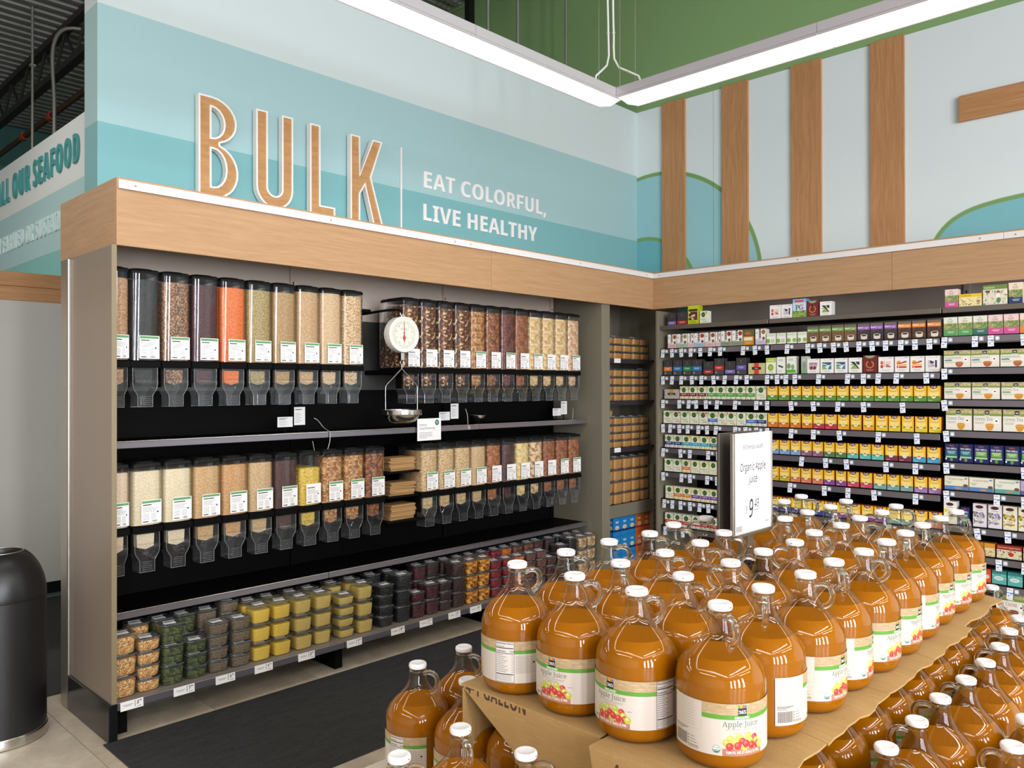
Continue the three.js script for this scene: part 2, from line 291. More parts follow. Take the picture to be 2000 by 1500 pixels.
// ---------------------------------------------------------------- lamps
{
  const glow = new THREE.MeshStandardMaterial({ color: 0xffffff, emissive: 0xfffaf4, emissiveIntensity: 1.6, roughness: 0.5 });
  const house = std(0xcfc9cc, 0.35, { metalness: 0.3 });
  const Y = 3.378, HH = 0.062;
  const module_ = (along, x0, x1, z0, z1, label) => { // one lamp of the frame
    const t = thing('linear_lamp', label, 'lamp', [0, 0, 0], 0, 'suspended frame of white linear lamps');
    part(t, 'housing', merge([bx(x0, x1, Y + 0.012, Y + HH, z0, z1), along === 'x' ? bx(x0, x1, Y, Y + 0.013, z1 - 0.004, z1) : bx(x0, x0 + 0.004, Y, Y + 0.013, z0, z1), along === 'x' ? bx(x0, x1, Y, Y + 0.013, z0, z0 + 0.004) : bx(x1 - 0.004, x1, Y, Y + 0.013, z0, z1)]), house);
    // diffuser with a shallow keel
    const e = 0.006, s = new THREE.Shape(), wd = along === 'x' ? z1 - z0 : x1 - x0, h = wd / 2 - 0.005;
    s.moveTo(-h, 0.011); s.lineTo(-h, 0.004); s.lineTo(0, -0.014); s.lineTo(h, 0.004); s.lineTo(h, 0.011); s.closePath();
    const len = (along === 'x' ? x1 - x0 : z1 - z0) - 2 * e, g = new THREE.ExtrudeGeometry(s, { depth: len, bevelEnabled: false }); g.translate(0, 0, -len / 2);
    if (along === 'x') g.rotateY(Math.PI / 2); g.translate((x0 + x1) / 2, Y, (z0 + z1) / 2);
    part(t, 'diffuser', g, glow);
    return t;
  };
  const N = ['next to the frame corner', 'second from the frame corner', 'third from the frame corner', 'fourth from the frame corner'];
  for (let k = 0; k < 4; k++) module_('x', 3.9 - 1.213 * (k + 1) + 0.002, 3.9 - 1.213 * k, -3.02, -2.846, 'white linear lamp parallel to the sign wall, ' + N[k]);
  for (let k = 0; k < 4; k++) module_('z', 3.836, 4.05, -2.843 + 1.213 * k, -2.843 + 1.213 * (k + 1) - 0.002, 'white linear lamp parallel to the tea wall, ' + N[k]);
  for (let k = 0; k < 4; k++) module_('x', 4.04 - 1.213 * (k + 1) + 0.002, 4.04 - 1.213 * k, 2.02, 2.2, 'white linear lamp on the open side of the frame, ' + N[k]);
  for (let k = 0; k < 4; k++) module_('z', -1.13, -0.95, -2.843 + 1.213 * k, -2.843 + 1.213 * (k + 1) - 0.002, 'white linear lamp on the aisle side of the frame, ' + N[k]);
  const yl = Y - 0.02;
  areaDown(4.84, 0.17, FRAME_LIGHT, 1.475, yl, -2.933); areaDown(4.84, 0.17, FRAME_LIGHT, 1.6, yl, 2.11);
  areaDown(0.17, 4.84, FRAME_LIGHT, 3.943, yl, -0.42); areaDown(0.17, 4.84, FRAME_LIGHT, -1.04, yl, -0.42);
  // cords and wires at the corner
  const cordM = std(0xe9e6e0, 0.5);
  const cord = (pts, lab) => { const t = thing('power_cord', lab, 'cord'); part(t, 'cable', tube(pts, 0.0065, 40, 7), cordM); for (const k of [2, 4]) part(t, 'cable_tie', new THREE.TorusGeometry(0.008, 0.003, 5, 10).rotateX(Math.PI / 2), cordM, pts[k]); };
  cord([[3.74, 3.44, -2.93], [3.745, 3.5, -2.93], [3.8, 3.55, -2.93], [3.868, 3.62, -2.93], [3.872, 3.8, -2.93], [3.86, 4.2, -2.93], [3.855, 5.2, -2.93], [3.855, 6.2, -2.93]], 'white power cord bending to the lamp by the sign wall');
  cord([[3.93, 3.44, -2.72], [3.925, 3.5, -2.74], [3.9, 3.54, -2.8], [3.882, 3.6, -2.88], [3.886, 3.8, -2.9], [3.88, 4.2, -2.9], [3.875, 5.2, -2.9], [3.875, 6.2, -2.9]], 'white power cord bending to the lamp by the tea wall');
  const wire = std(0xb8b8b4, 0.3, { metalness: 0.8 });
  [[3.78, -2.93], [3.88, -2.85], [3.94, -2.78], [1.5, -2.93], [3.94, -0.4]].forEach(([x, z], i) => single('suspension_wire', ['thin steel wire left of the lamp cords', 'thin steel wire at the very corner of the lamp frame', 'thin steel wire right of the lamp cords', 'thin steel wire halfway along the sign wall lamps', 'thin steel wire halfway along the tea wall lamps'][i], 'wire', rod([x, 3.44, z], [x, 6.2, z], 0.0018, 5), wire));
  // lamps over the rest of the store, outside the frame
  const high = (x, z, w, d, lab) => {
    const t = thing('high_lamp', lab, 'lamp', [x, 5.2, z]);
    part(t, 'housing', bx(-w / 2, w / 2, 0.01, 0.07, -d / 2, d / 2), house); part(t, 'diffuser', bx(-w / 2 + 0.01, w / 2 - 0.01, 0, 0.012, -d / 2 + 0.01, d / 2 - 0.01), glow);
    for (const s of [-0.4, 0.4]) part(t, 'suspension_wire', w > d ? rod([s * w, 0.07, 0], [s * w, 1.05, 0], 0.003, 5) : rod([0, 0.07, s * d], [0, 1.05, s * d], 0.003, 5), wire);
    areaDown(w - 0.02, d - 0.02, HIGH_LIGHT, x, 5.19, z);
  };
  high(-2.6, 1.4, 0.22, 5.5, 'long high lamp over the aisle corner before the juice display');
  high(1.4, 3.4, 5.5, 0.22, 'long high lamp over the aisle behind the juice display');
  high(-4.6, -1.4, 0.22, 5.5, 'long high lamp over the aisle left of the juice display');
  high(3.2, 5.6, 5.0, 0.22, 'long high lamp over the aisle beyond the tea wall');
  high(-1.2, -8.6, 5.0, 0.22, 'long high lamp over the seafood aisle');
  high(-3.4, -12.4, 5.0, 0.22, 'long high lamp at the far end of the seafood aisle');
}

// ---------------------------------------------------------------- wood fascias and their white rails
{
  const f = thing('wood_fascia', 'light oak fascia over the bulk bin shelving', 'fascia');
  const y0 = 2.326, y1 = 2.646;
  part(f, 'panel', metreUV(rbx(1.389, 3.849, y0, y1, -3.942, -3.922, 0.0015), 1), M.oak);
  part(f, 'panel', metreUV(rbx(3.851, 5.838, y0, y1, -3.942, -3.922, 0.0015), 1, false, 0.37), M.oak);
  part(f, 'end_panel', metreUV(rbx(1.389, 1.409, y0, y1, -4.734, -3.943, 0.0015), 1, false, 0.61), M.oak);
  part(f, 'top_board', bx(1.41, 5.8, 2.625, 2.645, -4.488, -3.943), M.greige);
  const r = part(f, 'white_rail', merge([rbx(1.395, 3.849, 2.592, 2.634, -3.92, -3.908, 0.002), rbx(3.851, 5.806, 2.592, 2.634, -3.92, -3.908, 0.002)]), M.whiteRail, null, null, 'white metal rail screwed to the fascia');
  const sg = new THREE.SphereGeometry(0.006, 8, 5);
  for (const x of [1.47, 2.55, 3.5, 3.64, 4.8, 5.7]) part(r, 'screw', sg, M.steel, [x, 2.613, -3.908]);
  const h = thing('wood_fascia', 'light oak fascia over the tea shelving', 'fascia');
  part(h, 'panel', metreUV(rbx(5.82, 5.84, y0, y1, -3.921, -1.951, 0.0015), 1, false, 0.81), M.oak);
  part(h, 'panel', metreUV(rbx(5.82, 5.84, y0, y1, -1.949, 0.9, 0.0015), 1, false, 0.22), M.oak);
  part(h, 'top_board', bx(5.841, 6.36, 2.625, 2.645, -4.48, 0.9), M.greige);
  const q = part(h, 'white_rail', merge([rbx(5.806, 5.818, 2.592, 2.634, -3.908, -1.27, 0.002), rbx(5.806, 5.818, 2.592, 2.634, -1.268, 0.9, 0.002)]), M.whiteRail, null, null, 'white metal rail screwed to the fascia');
  for (const z of [-3.85, -2.62, -1.4, -1.2, 0.1]) part(q, 'screw', sg, M.steel, [5.806, 2.613, z]);
}
// ---------------------------------------------------------------- lettering on the sign wall
function offsetPoly(pts, d) { // moves a closed outline to its left by d, mitred
  const n = pts.length, o = [];
  for (let i = 0; i < n; i++) {
    const a = pts[(i + n - 1) % n], b = pts[i], c = pts[(i + 1) % n];
    const e1 = V2(b[0] - a[0], b[1] - a[1]).normalize(), e2 = V2(c[0] - b[0], c[1] - b[1]).normalize();
    const m = V2(-e1.y - e2.y, e1.x + e2.x); const l = m.length(); m.normalize(); const k = Math.min(d / Math.max(0.35, m.dot(V2(-e1.y, e1.x))), d * 2.2);
    o.push([b[0] + m.x * k, b[1] + m.y * k]);
  }
  return o;
}
const arcPts = (cx, cy, rx, ry, a0, a1, n) => Array.from({ length: n + 1 }, (_, i) => { const a = (a0 + (a1 - a0) * i / n) * Math.PI / 180; return [cx + rx * Math.cos(a), cy + ry * Math.sin(a)]; });
{
  const Hh = 0.585, s = 0.077; // letter height and stroke
  const U = w => ({ o: [[0, Hh], [0, w / 2], ...arcPts(w / 2, w / 2, w / 2, w / 2, 180, 360, 14), [w, Hh], [w - s, Hh], [w - s, w / 2], ...arcPts(w / 2, w / 2, w / 2 - s, w / 2 - s, 360, 180, 12), [s, w / 2], [s, Hh]].filter((p, i, a) => !i || Math.hypot(p[0] - a[i - 1][0], p[1] - a[i - 1][1]) > 1e-4), h: [] });
  const B = w => {
    const m = 0.315, r1 = (Hh - m) / 2, r2 = m / 2;
    const o = [[0, 0], ...arcPts(w - 0.15, r2, 0.15, r2, -90, 75, 12), ...arcPts(w - 0.165, m + r1, 0.155, r1, -70, 90, 12), [0, Hh]];
    const hole = (y0, y1, xr) => { const r = (y1 - y0) / 2; return [[s, y0], [s, y1], ...arcPts(xr - 0.075, (y0 + y1) / 2, 0.075, r, 90, -90, 10)]; };
    return { o, h: [hole(s * 0.85, m - s * 0.42, w - s), hole(m + s * 0.42, Hh - s * 0.8, w - s - 0.012)] };
  };
  const L = w => ({ o: [[0, 0], [w, 0], [w, s * 0.95], [s, s * 0.95], [s, Hh], [0, Hh]], h: [] });
  const K = w => ({ o: [[0, 0], [s, 0], [s, 0.2], [s + 0.038, 0.262], [w - s - 0.004, 0], [w, 0], [s + 0.09, 0.325], [w - 0.008, Hh], [w - s - 0.012, Hh], [s, 0.335], [s, Hh], [0, Hh]], h: [] });
  const faceM = std(0xffffff, 0.5, { map: woodTex([208, 160, 106], [168, 118, 70], 77, 0.12) }), rim = std(0xf3ece6, 0.4);
  const toShape = ({ o, h }) => { const S = new THREE.Shape(o.map(p => V2(...p))); S.holes = h.map(q => new THREE.Path(q.map(p => V2(...p)))); return S; };
  const inset = ({ o, h }, d) => ({ o: offsetPoly(o, d), h: h.map(q => offsetPoly(q, d)) });
  const ccw = q => { let a = 0; q.forEach((p, i) => { const r = q[(i + 1) % q.length]; a += p[0] * r[1] - r[0] * p[1]; }); return a > 0; };
  const norm = l => ({ o: ccw(l.o) ? l.o : [...l.o].reverse(), h: l.h.map(q => ccw(q) ? [...q].reverse() : q) });
  for (const [nm, f, x0, x1] of [['b', B, 2.014, 2.255], ['u', U, 2.369, 2.618], ['l', L, 2.738, 2.925], ['k', K, 3.044, 3.312]]) {
    const out = norm(f(x1 - x0)), inn = inset(out, 0.0105);
    const t = thing('channel_letter', `large wooden letter ${nm.toUpperCase()} with white rim on the sign wall`, 'letter', [x0, 2.752, -4.474]);
    // body, raised rim, wood face
    const body = new THREE.ExtrudeGeometry(toShape(out), { depth: 0.03, bevelEnabled: false });
    const rimS = toShape(out); rimS.holes = [...rimS.holes];
    const ring = new THREE.Shape(out.o.map(p => V2(...p))); ring.holes = [new THREE.Path(inn.o.map(p => V2(...p)))];
    const rings = [new THREE.ExtrudeGeometry(ring, { depth: 0.012, bevelEnabled: false })];
    out.h.forEach((q, i) => { const S = new THREE.Shape(inn.h[i].map(p => V2(...p))); S.holes = [new THREE.Path(q.map(p => V2(...p)))]; rings.push(new THREE.ExtrudeGeometry(S, { depth: 0.012, bevelEnabled: false })); });
    rings.forEach(g => g.translate(0, 0, 0.03));
    part(t, 'white_return', merge([body, ...rings]), rim, null, null, 'white rim and side of the letter');
    const face = new THREE.ExtrudeGeometry(toShape(inn), { depth: 0.004, bevelEnabled: false }); face.translate(0, 0, 0.0302);
    part(t, 'wood_face', metreUV(face, 1.3, false, x0), faceM, null, null, 'recessed wood grain face');
  }
  single('divider_bar', 'thin white upright bar between the big letters and the slogan', 'bar', rbx(3.497, 3.509, 2.66, 3.355, -4.489, -4.475, 0.002), M.white);
  const t = thing('wall_lettering', 'white slogan lettering EAT COLORFUL, LIVE HEALTHY on the teal wall', 'lettering');
  const wm = std(0xf2eeec, 0.55);
  letters(t, 'EAT COLORFUL,', 0.119, 1.365, 0.008, wm, a => [3.697 + a, 3.11, -4.489], 0);
  letters(t, 'LIVE HEALTHY', 0.119, 1.245, 0.008, wm, a => [3.692 + a, 2.872, -4.489], 0);
}
// ---------------------------------------------------------------- bulk bin shelving
{
  const u = thing('shelving_unit', 'long bulk bin shelving unit with taupe end panels and black back', 'shelving');
  part(u, 'end_panel', rbx(1.366, 1.389, 0.17, 2.326, -4.49, -3.922, 0.002), M.taupe, null, null, 'taupe end panel');
  part(u, 'panel_edge', bx(1.3665, 1.3895, 0.17, 2.326, -3.9225, -3.9195), M.taupeEdge);
  part(u, 'corner_trim', rbx(1.35, 1.372, 0.0, 2.326, -4.6, -4.49, 0.008, 2), M.brushed, null, null, 'brushed metal corner trim');
  part(u, 'kick_plate', rbx(1.352, 1.392, 0.0, 0.178, -4.49, -3.915, 0.003), M.blackGloss, null, null, 'glossy black kick plate');
  part(u, 'end_panel', rbx(5.12, 5.225, 0.0, 2.6, -4.48, -3.944, 0.002), M.olive, null, null, 'olive grey end panel');
  part(u, 'back_panel', bx(1.4105, 5.12, 2.1, 2.62, -4.487, -4.47), M.greige, null, null, 'greige upper back panel');
  part(u, 'back_panel', bx(1.4105, 5.12, 1.637, 2.1, -4.487, -4.468), std(0x3f403c, 0.6), null, null, 'charcoal back panel behind the upper bins');
  part(u, 'back_panel', bx(1.39, 5.119, 0.14, 1.637, -4.487, -4.466), M.black, null, null, 'black lower back panel');
  for (const x of [2.63, 3.89, 5.09]) {
    const p = part(u, 'slotted_upright', bx(x - 0.018, x + 0.018, 2.1, 2.5, -4.47, -4.452), M.greige); part(u, 'slotted_upright', bx(x - 0.018, x + 0.018, 0.1, 2.1, -4.466, -4.452), M.black);
    for (let k = 0; k < 6; k++) part(p, 'slot', bx(x - 0.004, x + 0.004, 2.15 + k * 0.03, 2.168 + k * 0.03, -4.4525, -4.4515), M.black);
  }
  for (const x of [1.44, 2.66, 3.9, 5.08]) part(u, 'foot', bx(x - 0.025, x + 0.025, 0, 0.137, -4.46, -4.0), M.black);
  // shelves: three bays at two heights, then the bottom deck
  const secs = [[1.392, 2.654], [2.658, 3.9], [3.904, 5.118]], where = ['next to the taupe end panel', 'under the hanging scale', 'next to the olive end panel'];
  secs.forEach(([a, b], i) => {
    for (const [y, nm, lab] of [[1.389, 'middle', 'under the upper bins'], [0.549, 'lower', 'under the lower bins']]) {
      const t = thing('shelf', `black steel ${nm} shelf ${lab}, ${where[i]}`, 'shelf');
      part(t, 'deck', bx(a, b, y - 0.026, y - 0.004, -4.466, -4.1), M.black);
      part(t, 'front_rail', merge([rbx(a, b, y - 0.034, y, -4.104, -4.096, 0.003), bx(a, b, y - 0.03, y - 0.005, -4.0965, -4.0955)]), M.rail, null, null, 'grey metal front rail');
      part(t, 'rail_lip', rbx(a, b, y - 0.003, y + 0.004, -4.108, -4.092, 0.002), M.steel);
    }
  });
  const prices = ["2⁹⁹", "7⁹⁹", "3⁴⁹", "1⁹⁹", "1⁹⁹", "2⁴⁹", "1⁹⁹", "8⁹⁹", "7⁹⁹", "5⁹⁹", "6⁹⁹"];
  const px = [1.46, 1.71, 1.925, 2.14, null, 2.4, 2.72, 3.04, 3.265, 3.507, 3.7];
  const deckTop = 0.173;
  secs.forEach(([a, b], i) => {
    const t = thing('shelf', 'grey bottom deck shelf carrying the clear tubs, ' + where[i], 'shelf');
    part(t, 'deck', bx(a, b, deckTop - 0.022, deckTop, -4.466, -3.93), std(0x7d756c, 0.5), null, null, 'dusty grey deck');
    part(t, 'front_rail', rbx(a, b, deckTop - 0.036, deckTop + 0.001, -3.936, -3.928, 0.003), M.rail, null, null, 'grey metal front rail');
    px.forEach((x, k) => {
      if (x === null || x < a || x > b) return;
      const m = std(0xffffff, 0.6, { map: canvasTex(128, 52, (c, W, H) => { c.fillStyle = '#f3f0ee'; c.fillRect(0, 0, W, H); c.fillStyle = '#55504c'; c.font = '9px sans-serif'; c.fillRect(14, 20, 56, 2); c.fillRect(22, 27, 40, 2); c.fillRect(80, 4, 3, 36); c.font = 'bold 26px sans-serif'; c.fillStyle = '#222'; c.fillText(prices[k][0], 90, 28); c.font = 'bold 12px sans-serif'; c.fillText({ '⁹': '99', '⁴': '49' }[prices[k][1]], 106, 16); c.fillRect(94, 40, 22, 2); }) });
      part(t, 'price_tag', new THREE.BoxGeometry(0.105, 0.042, 0.0012), m, [x, deckTop - 0.02, -3.9262], [-0.06, 0, 0], 'white price tag');
    });
  });
  // short black shelf for the paper bags
  const t = thing('shelf', 'small black shelf rack holding kraft paper bags between the lower bins', 'shelf');
  for (const y of [0.8, 0.957, 1.115]) part(t, 'deck', rbx(3.06, 3.34, y - 0.012, y, -4.46, -4.06, 0.004), M.black);
  part(t, 'side', bx(3.335, 3.347, 0.79, 1.26, -4.46, -4.12), M.black);
  part(t, 'lip', rbx(3.05, 3.36, 0.79, 0.803, -4.07, -4.04, 0.005), M.black);
}
// ---------------------------------------------------------------- corner bay
{
  const u = thing('shelving_unit', 'narrow corner shelving bay stacked with peanut butter tubs', 'shelving');
  part(u, 'back_panel', bx(5.226, 6.09, 0, 2.62, -4.488, -4.47), M.olive);
  part(u, 'side_panel', bx(6.09, 6.11, 0, 2.6, -4.48, -3.835), M.olive);
  for (const x of [5.25, 6.07]) { const p = part(u, 'slotted_upright', bx(x - 0.018, x + 0.018, 0, 0.95, -4.125, -4.085), M.olive); for (let k = 0; k < 14; k++) part(p, 'slot', bx(x - 0.004, x + 0.004, 0.08 + k * 0.055, 0.105 + k * 0.055, -4.0855, -4.0845), M.black); }
  part(u, 'beam', rbx(5.27, 6.05, 0.535, 0.642, -4.12, -4.09, 0.003), M.olive, null, null, 'wide olive front beam');
  part(u, 'deck', bx(5.23, 6.088, 0.6, 0.64, -4.466, -4.121), M.black); part(u, 'deck', bx(5.23, 6.088, 0.0, 0.04, -4.466, -4.06), M.black);
  for (const [y, nm] of [[1.895, 'top'], [1.533, 'second'], [1.128, 'third']]) {
    const t = thing('shelf', `black ${nm} shelf of the corner bay with grey rail`, 'shelf');
    part(t, 'deck', bx(5.228, 6.088, y - 0.02, y, -4.466, -4.1), M.black);
    part(t, 'front_rail', rbx(5.228, 6.06, y - 0.038, y + 0.002, -4.104, -4.095, 0.003), M.railDark);
    if (nm !== 'second') part(t, 'price_tag', new THREE.BoxGeometry(0.09, 0.038, 0.0012), M.paper, [5.53, y - 0.016, -4.094]);
  }
}

// ---------------------------------------------------------------- loose foods: a print of grains, with relief for the larger ones
const bumpCache = new Map();
function grainCells(n, e, s) { // for every texel the nearest grain of a tileable jittered grid: [grain id, closeness]
  const W = 256, id = new Uint16Array(W * W), cl = new Float32Array(W * W);
  const px = [], py = [], ca = [], sa = [];
  for (let j = 0; j < n; j++) for (let i = 0; i < n; i++) { px.push(i + 0.15 + 0.7 * hash2(i, j, s)); py.push(j + 0.15 + 0.7 * hash2(i, j, s + 9)); const a = hash2(i, j, s + 17) * Math.PI; ca.push(Math.cos(a)); sa.push(Math.sin(a)); }
  for (let y = 0; y < W; y++) for (let x = 0; x < W; x++) {
    const u = x / W * n, v = y / W * n, i0 = Math.floor(u), j0 = Math.floor(v); let best = 9, bi = 0;
    for (let dj = -1; dj <= 1; dj++) for (let di = -1; di <= 1; di++) {
      const i = (i0 + di + n) % n, j = (j0 + dj + n) % n, k = j * n + i; let dx = u - px[k], dy = v - py[k];
      if (dx > n / 2) dx -= n; if (dx < -n / 2) dx += n; if (dy > n / 2) dy -= n; if (dy < -n / 2) dy += n;
      const a = (dx * ca[k] + dy * sa[k]) / e, b = -dx * sa[k] + dy * ca[k], d = a * a + b * b; if (d < best) { best = d; bi = k; }
    }
    id[y * W + x] = bi; cl[y * W + x] = Math.max(0, 1 - best * 1.5);
  }
  return { id, cl };
}
const cellCache = new Map();
function food(n, e, pal, rough = 0.55) {
  if (n <= 24) { n = [6, 7, 8, 10, 15, 19, 24].reduce((a, b) => Math.abs(b - n) < Math.abs(a - n) ? b : a); e = 1.35; } // a few shared reliefs
  const key = n + '_' + e; if (!cellCache.has(key)) cellCache.set(key, grainCells(n, e, n * 3 + 1));
  const { id, cl } = cellCache.get(key);
  const map = dataTex(256, 256, (x, y) => { const k = id[y * 256 + x], h = hash2(k, 5, 91), c = pal[Math.floor(h * pal.length) % pal.length], j = (hash2(k, 8, 92) - 0.5) * 22 + (hash2(x, y, 93) - 0.5) * 10; return [clamp(c[0] + j), clamp(c[1] + j * 0.9), clamp(c[2] + j * 0.8)]; });
  map.repeat.set(10, 10);
  const o = { map };
  if (n <= 24) { if (!bumpCache.has(key)) { const t = dataTex(256, 256, (x, y) => { const v = 255 * Math.sqrt(cl[y * 256 + x]); return [v, v, v]; }, false); t.repeat.set(10, 10); bumpCache.set(key, t); } o.bumpMap = bumpCache.get(key); o.bumpScale = Math.min(0.006, 0.05 / n); }
  return std(0xffffff, rough, o);
}
const F = {
  pinto: food(16, 1.3, [[190, 145, 100], [170, 120, 80], [208, 168, 124]]), blackbean: food(18, 1.3, [[24, 28, 24], [32, 36, 31], [15, 17, 15]], 0.35),
  brownlentil: food(20, 1, [[158, 116, 80], [110, 75, 52], [186, 146, 106], [90, 60, 46]]), maroonbean: food(24, 1.3, [[66, 25, 32], [84, 34, 40], [48, 18, 25]], 0.4),
  redlentil: food(30, 1, [[228, 112, 40], [240, 134, 58], [212, 96, 34]]), greenlentil: food(24, 1, [[172, 150, 96], [148, 128, 80], [192, 172, 118]]),
  khaki: food(30, 1, [[178, 142, 92], [160, 126, 82], [196, 162, 112]]), barley: food(30, 1.6, [[198, 160, 114], [180, 142, 98], [212, 178, 134]]),
  palegrain: food(24, 1.6, [[218, 184, 138], [200, 166, 124], [228, 198, 158]]), beigemix: food(16, 1, [[218, 184, 134], [184, 142, 98], [232, 208, 168]]),
  pinkrice: food(36, 1.6, [[232, 204, 172], [222, 190, 156], [240, 216, 188]]), creamrice: food(36, 1.6, [[232, 214, 176], [222, 202, 162], [240, 226, 194]]),
  quinoa: food(36, 1, [[206, 166, 112], [190, 148, 94], [220, 186, 136]]), brownrice: food(36, 1.6, [[204, 154, 98], [188, 134, 80], [220, 176, 122]]),
  wheat: food(30, 1.6, [[206, 172, 122], [190, 154, 106], [218, 188, 142]]), darkrice: food(36, 1.6, [[74, 38, 34], [92, 52, 44], [56, 28, 26]]),
  yellow: food(16, 1, [[228, 194, 70], [212, 172, 52], [238, 210, 106]]), granola: food(10, 1.3, [[188, 132, 76], [150, 96, 52], [216, 172, 112]]),
  trail: food(8, 1.3, [[96, 52, 32], [64, 32, 22], [150, 94, 50], [86, 44, 28], [226, 190, 132]]), tanmix: food(9, 1.3, [[178, 122, 66], [206, 156, 96], [132, 82, 42]]),
  brownmix: food(9, 1.3, [[142, 82, 42], [106, 56, 30], [176, 116, 62]]), reddark: food(10, 1.3, [[106, 52, 40], [82, 36, 30], [130, 70, 50]]),
  cashew: food(7, 1.6, [[226, 190, 132], [206, 166, 102], [238, 212, 166]]), pinkbeige: food(9, 1, [[222, 182, 142], [196, 150, 108], [234, 204, 170]]),
  oats: food(14, 1.6, [[216, 182, 128], [196, 156, 102], [232, 206, 162]]), almond: food(6, 1.6, [[168, 102, 52], [142, 82, 40], [186, 122, 66]], 0.45),
  choc: food(7, 1.3, [[72, 34, 28], [90, 44, 36], [56, 26, 22]], 0.3), maca: food(7, 1.3, [[236, 208, 142], [222, 188, 116], [242, 220, 168]]),
  mixednut: food(7, 1.3, [[226, 192, 142], [172, 122, 76], [236, 212, 176]]), brownnut: food(8, 1.6, [[152, 86, 46], [126, 70, 36], [172, 106, 60]]),
  popcorn: food(24, 1, [[212, 142, 60], [238, 190, 116], [184, 108, 42], [246, 222, 172]], 0.4), pumpkin: food(11, 1.6, [[74, 84, 38], [98, 108, 58], [52, 62, 28]]),
  chia: food(36, 1, [[118, 100, 78], [88, 74, 58], [142, 124, 100]]), polenta: food(36, 1, [[240, 200, 76], [236, 192, 64], [244, 208, 92]]),
  flax: food(36, 1, [[216, 186, 98], [206, 174, 84], [224, 198, 116]]), prune: food(8, 1.3, [[24, 24, 28], [36, 36, 42], [16, 15, 19]], 0.35),
  cran: food(9, 1.3, [[78, 20, 30], [58, 14, 24], [92, 28, 36]], 0.35), raisin: food(10, 1.3, [[60, 34, 30], [44, 26, 24], [74, 44, 36]], 0.45),
  mango: food(5, 1.6, [[216, 142, 36], [182, 106, 22], [236, 178, 72], [142, 78, 18]], 0.4), redfruit: food(9, 1.3, [[132, 22, 34], [106, 16, 28], [156, 36, 46]], 0.3),
  apricot: food(6, 1.3, [[206, 112, 36], [184, 92, 28], [222, 136, 60]], 0.4), date: food(8, 1.3, [[112, 66, 46], [90, 52, 38], [132, 84, 60]]),
  nutmix: food(8, 1.3, [[192, 158, 112], [152, 112, 72], [216, 192, 152]]), peanut: food(24, 1, [[200, 146, 78], [192, 136, 68], [208, 156, 90]], 0.4),
};
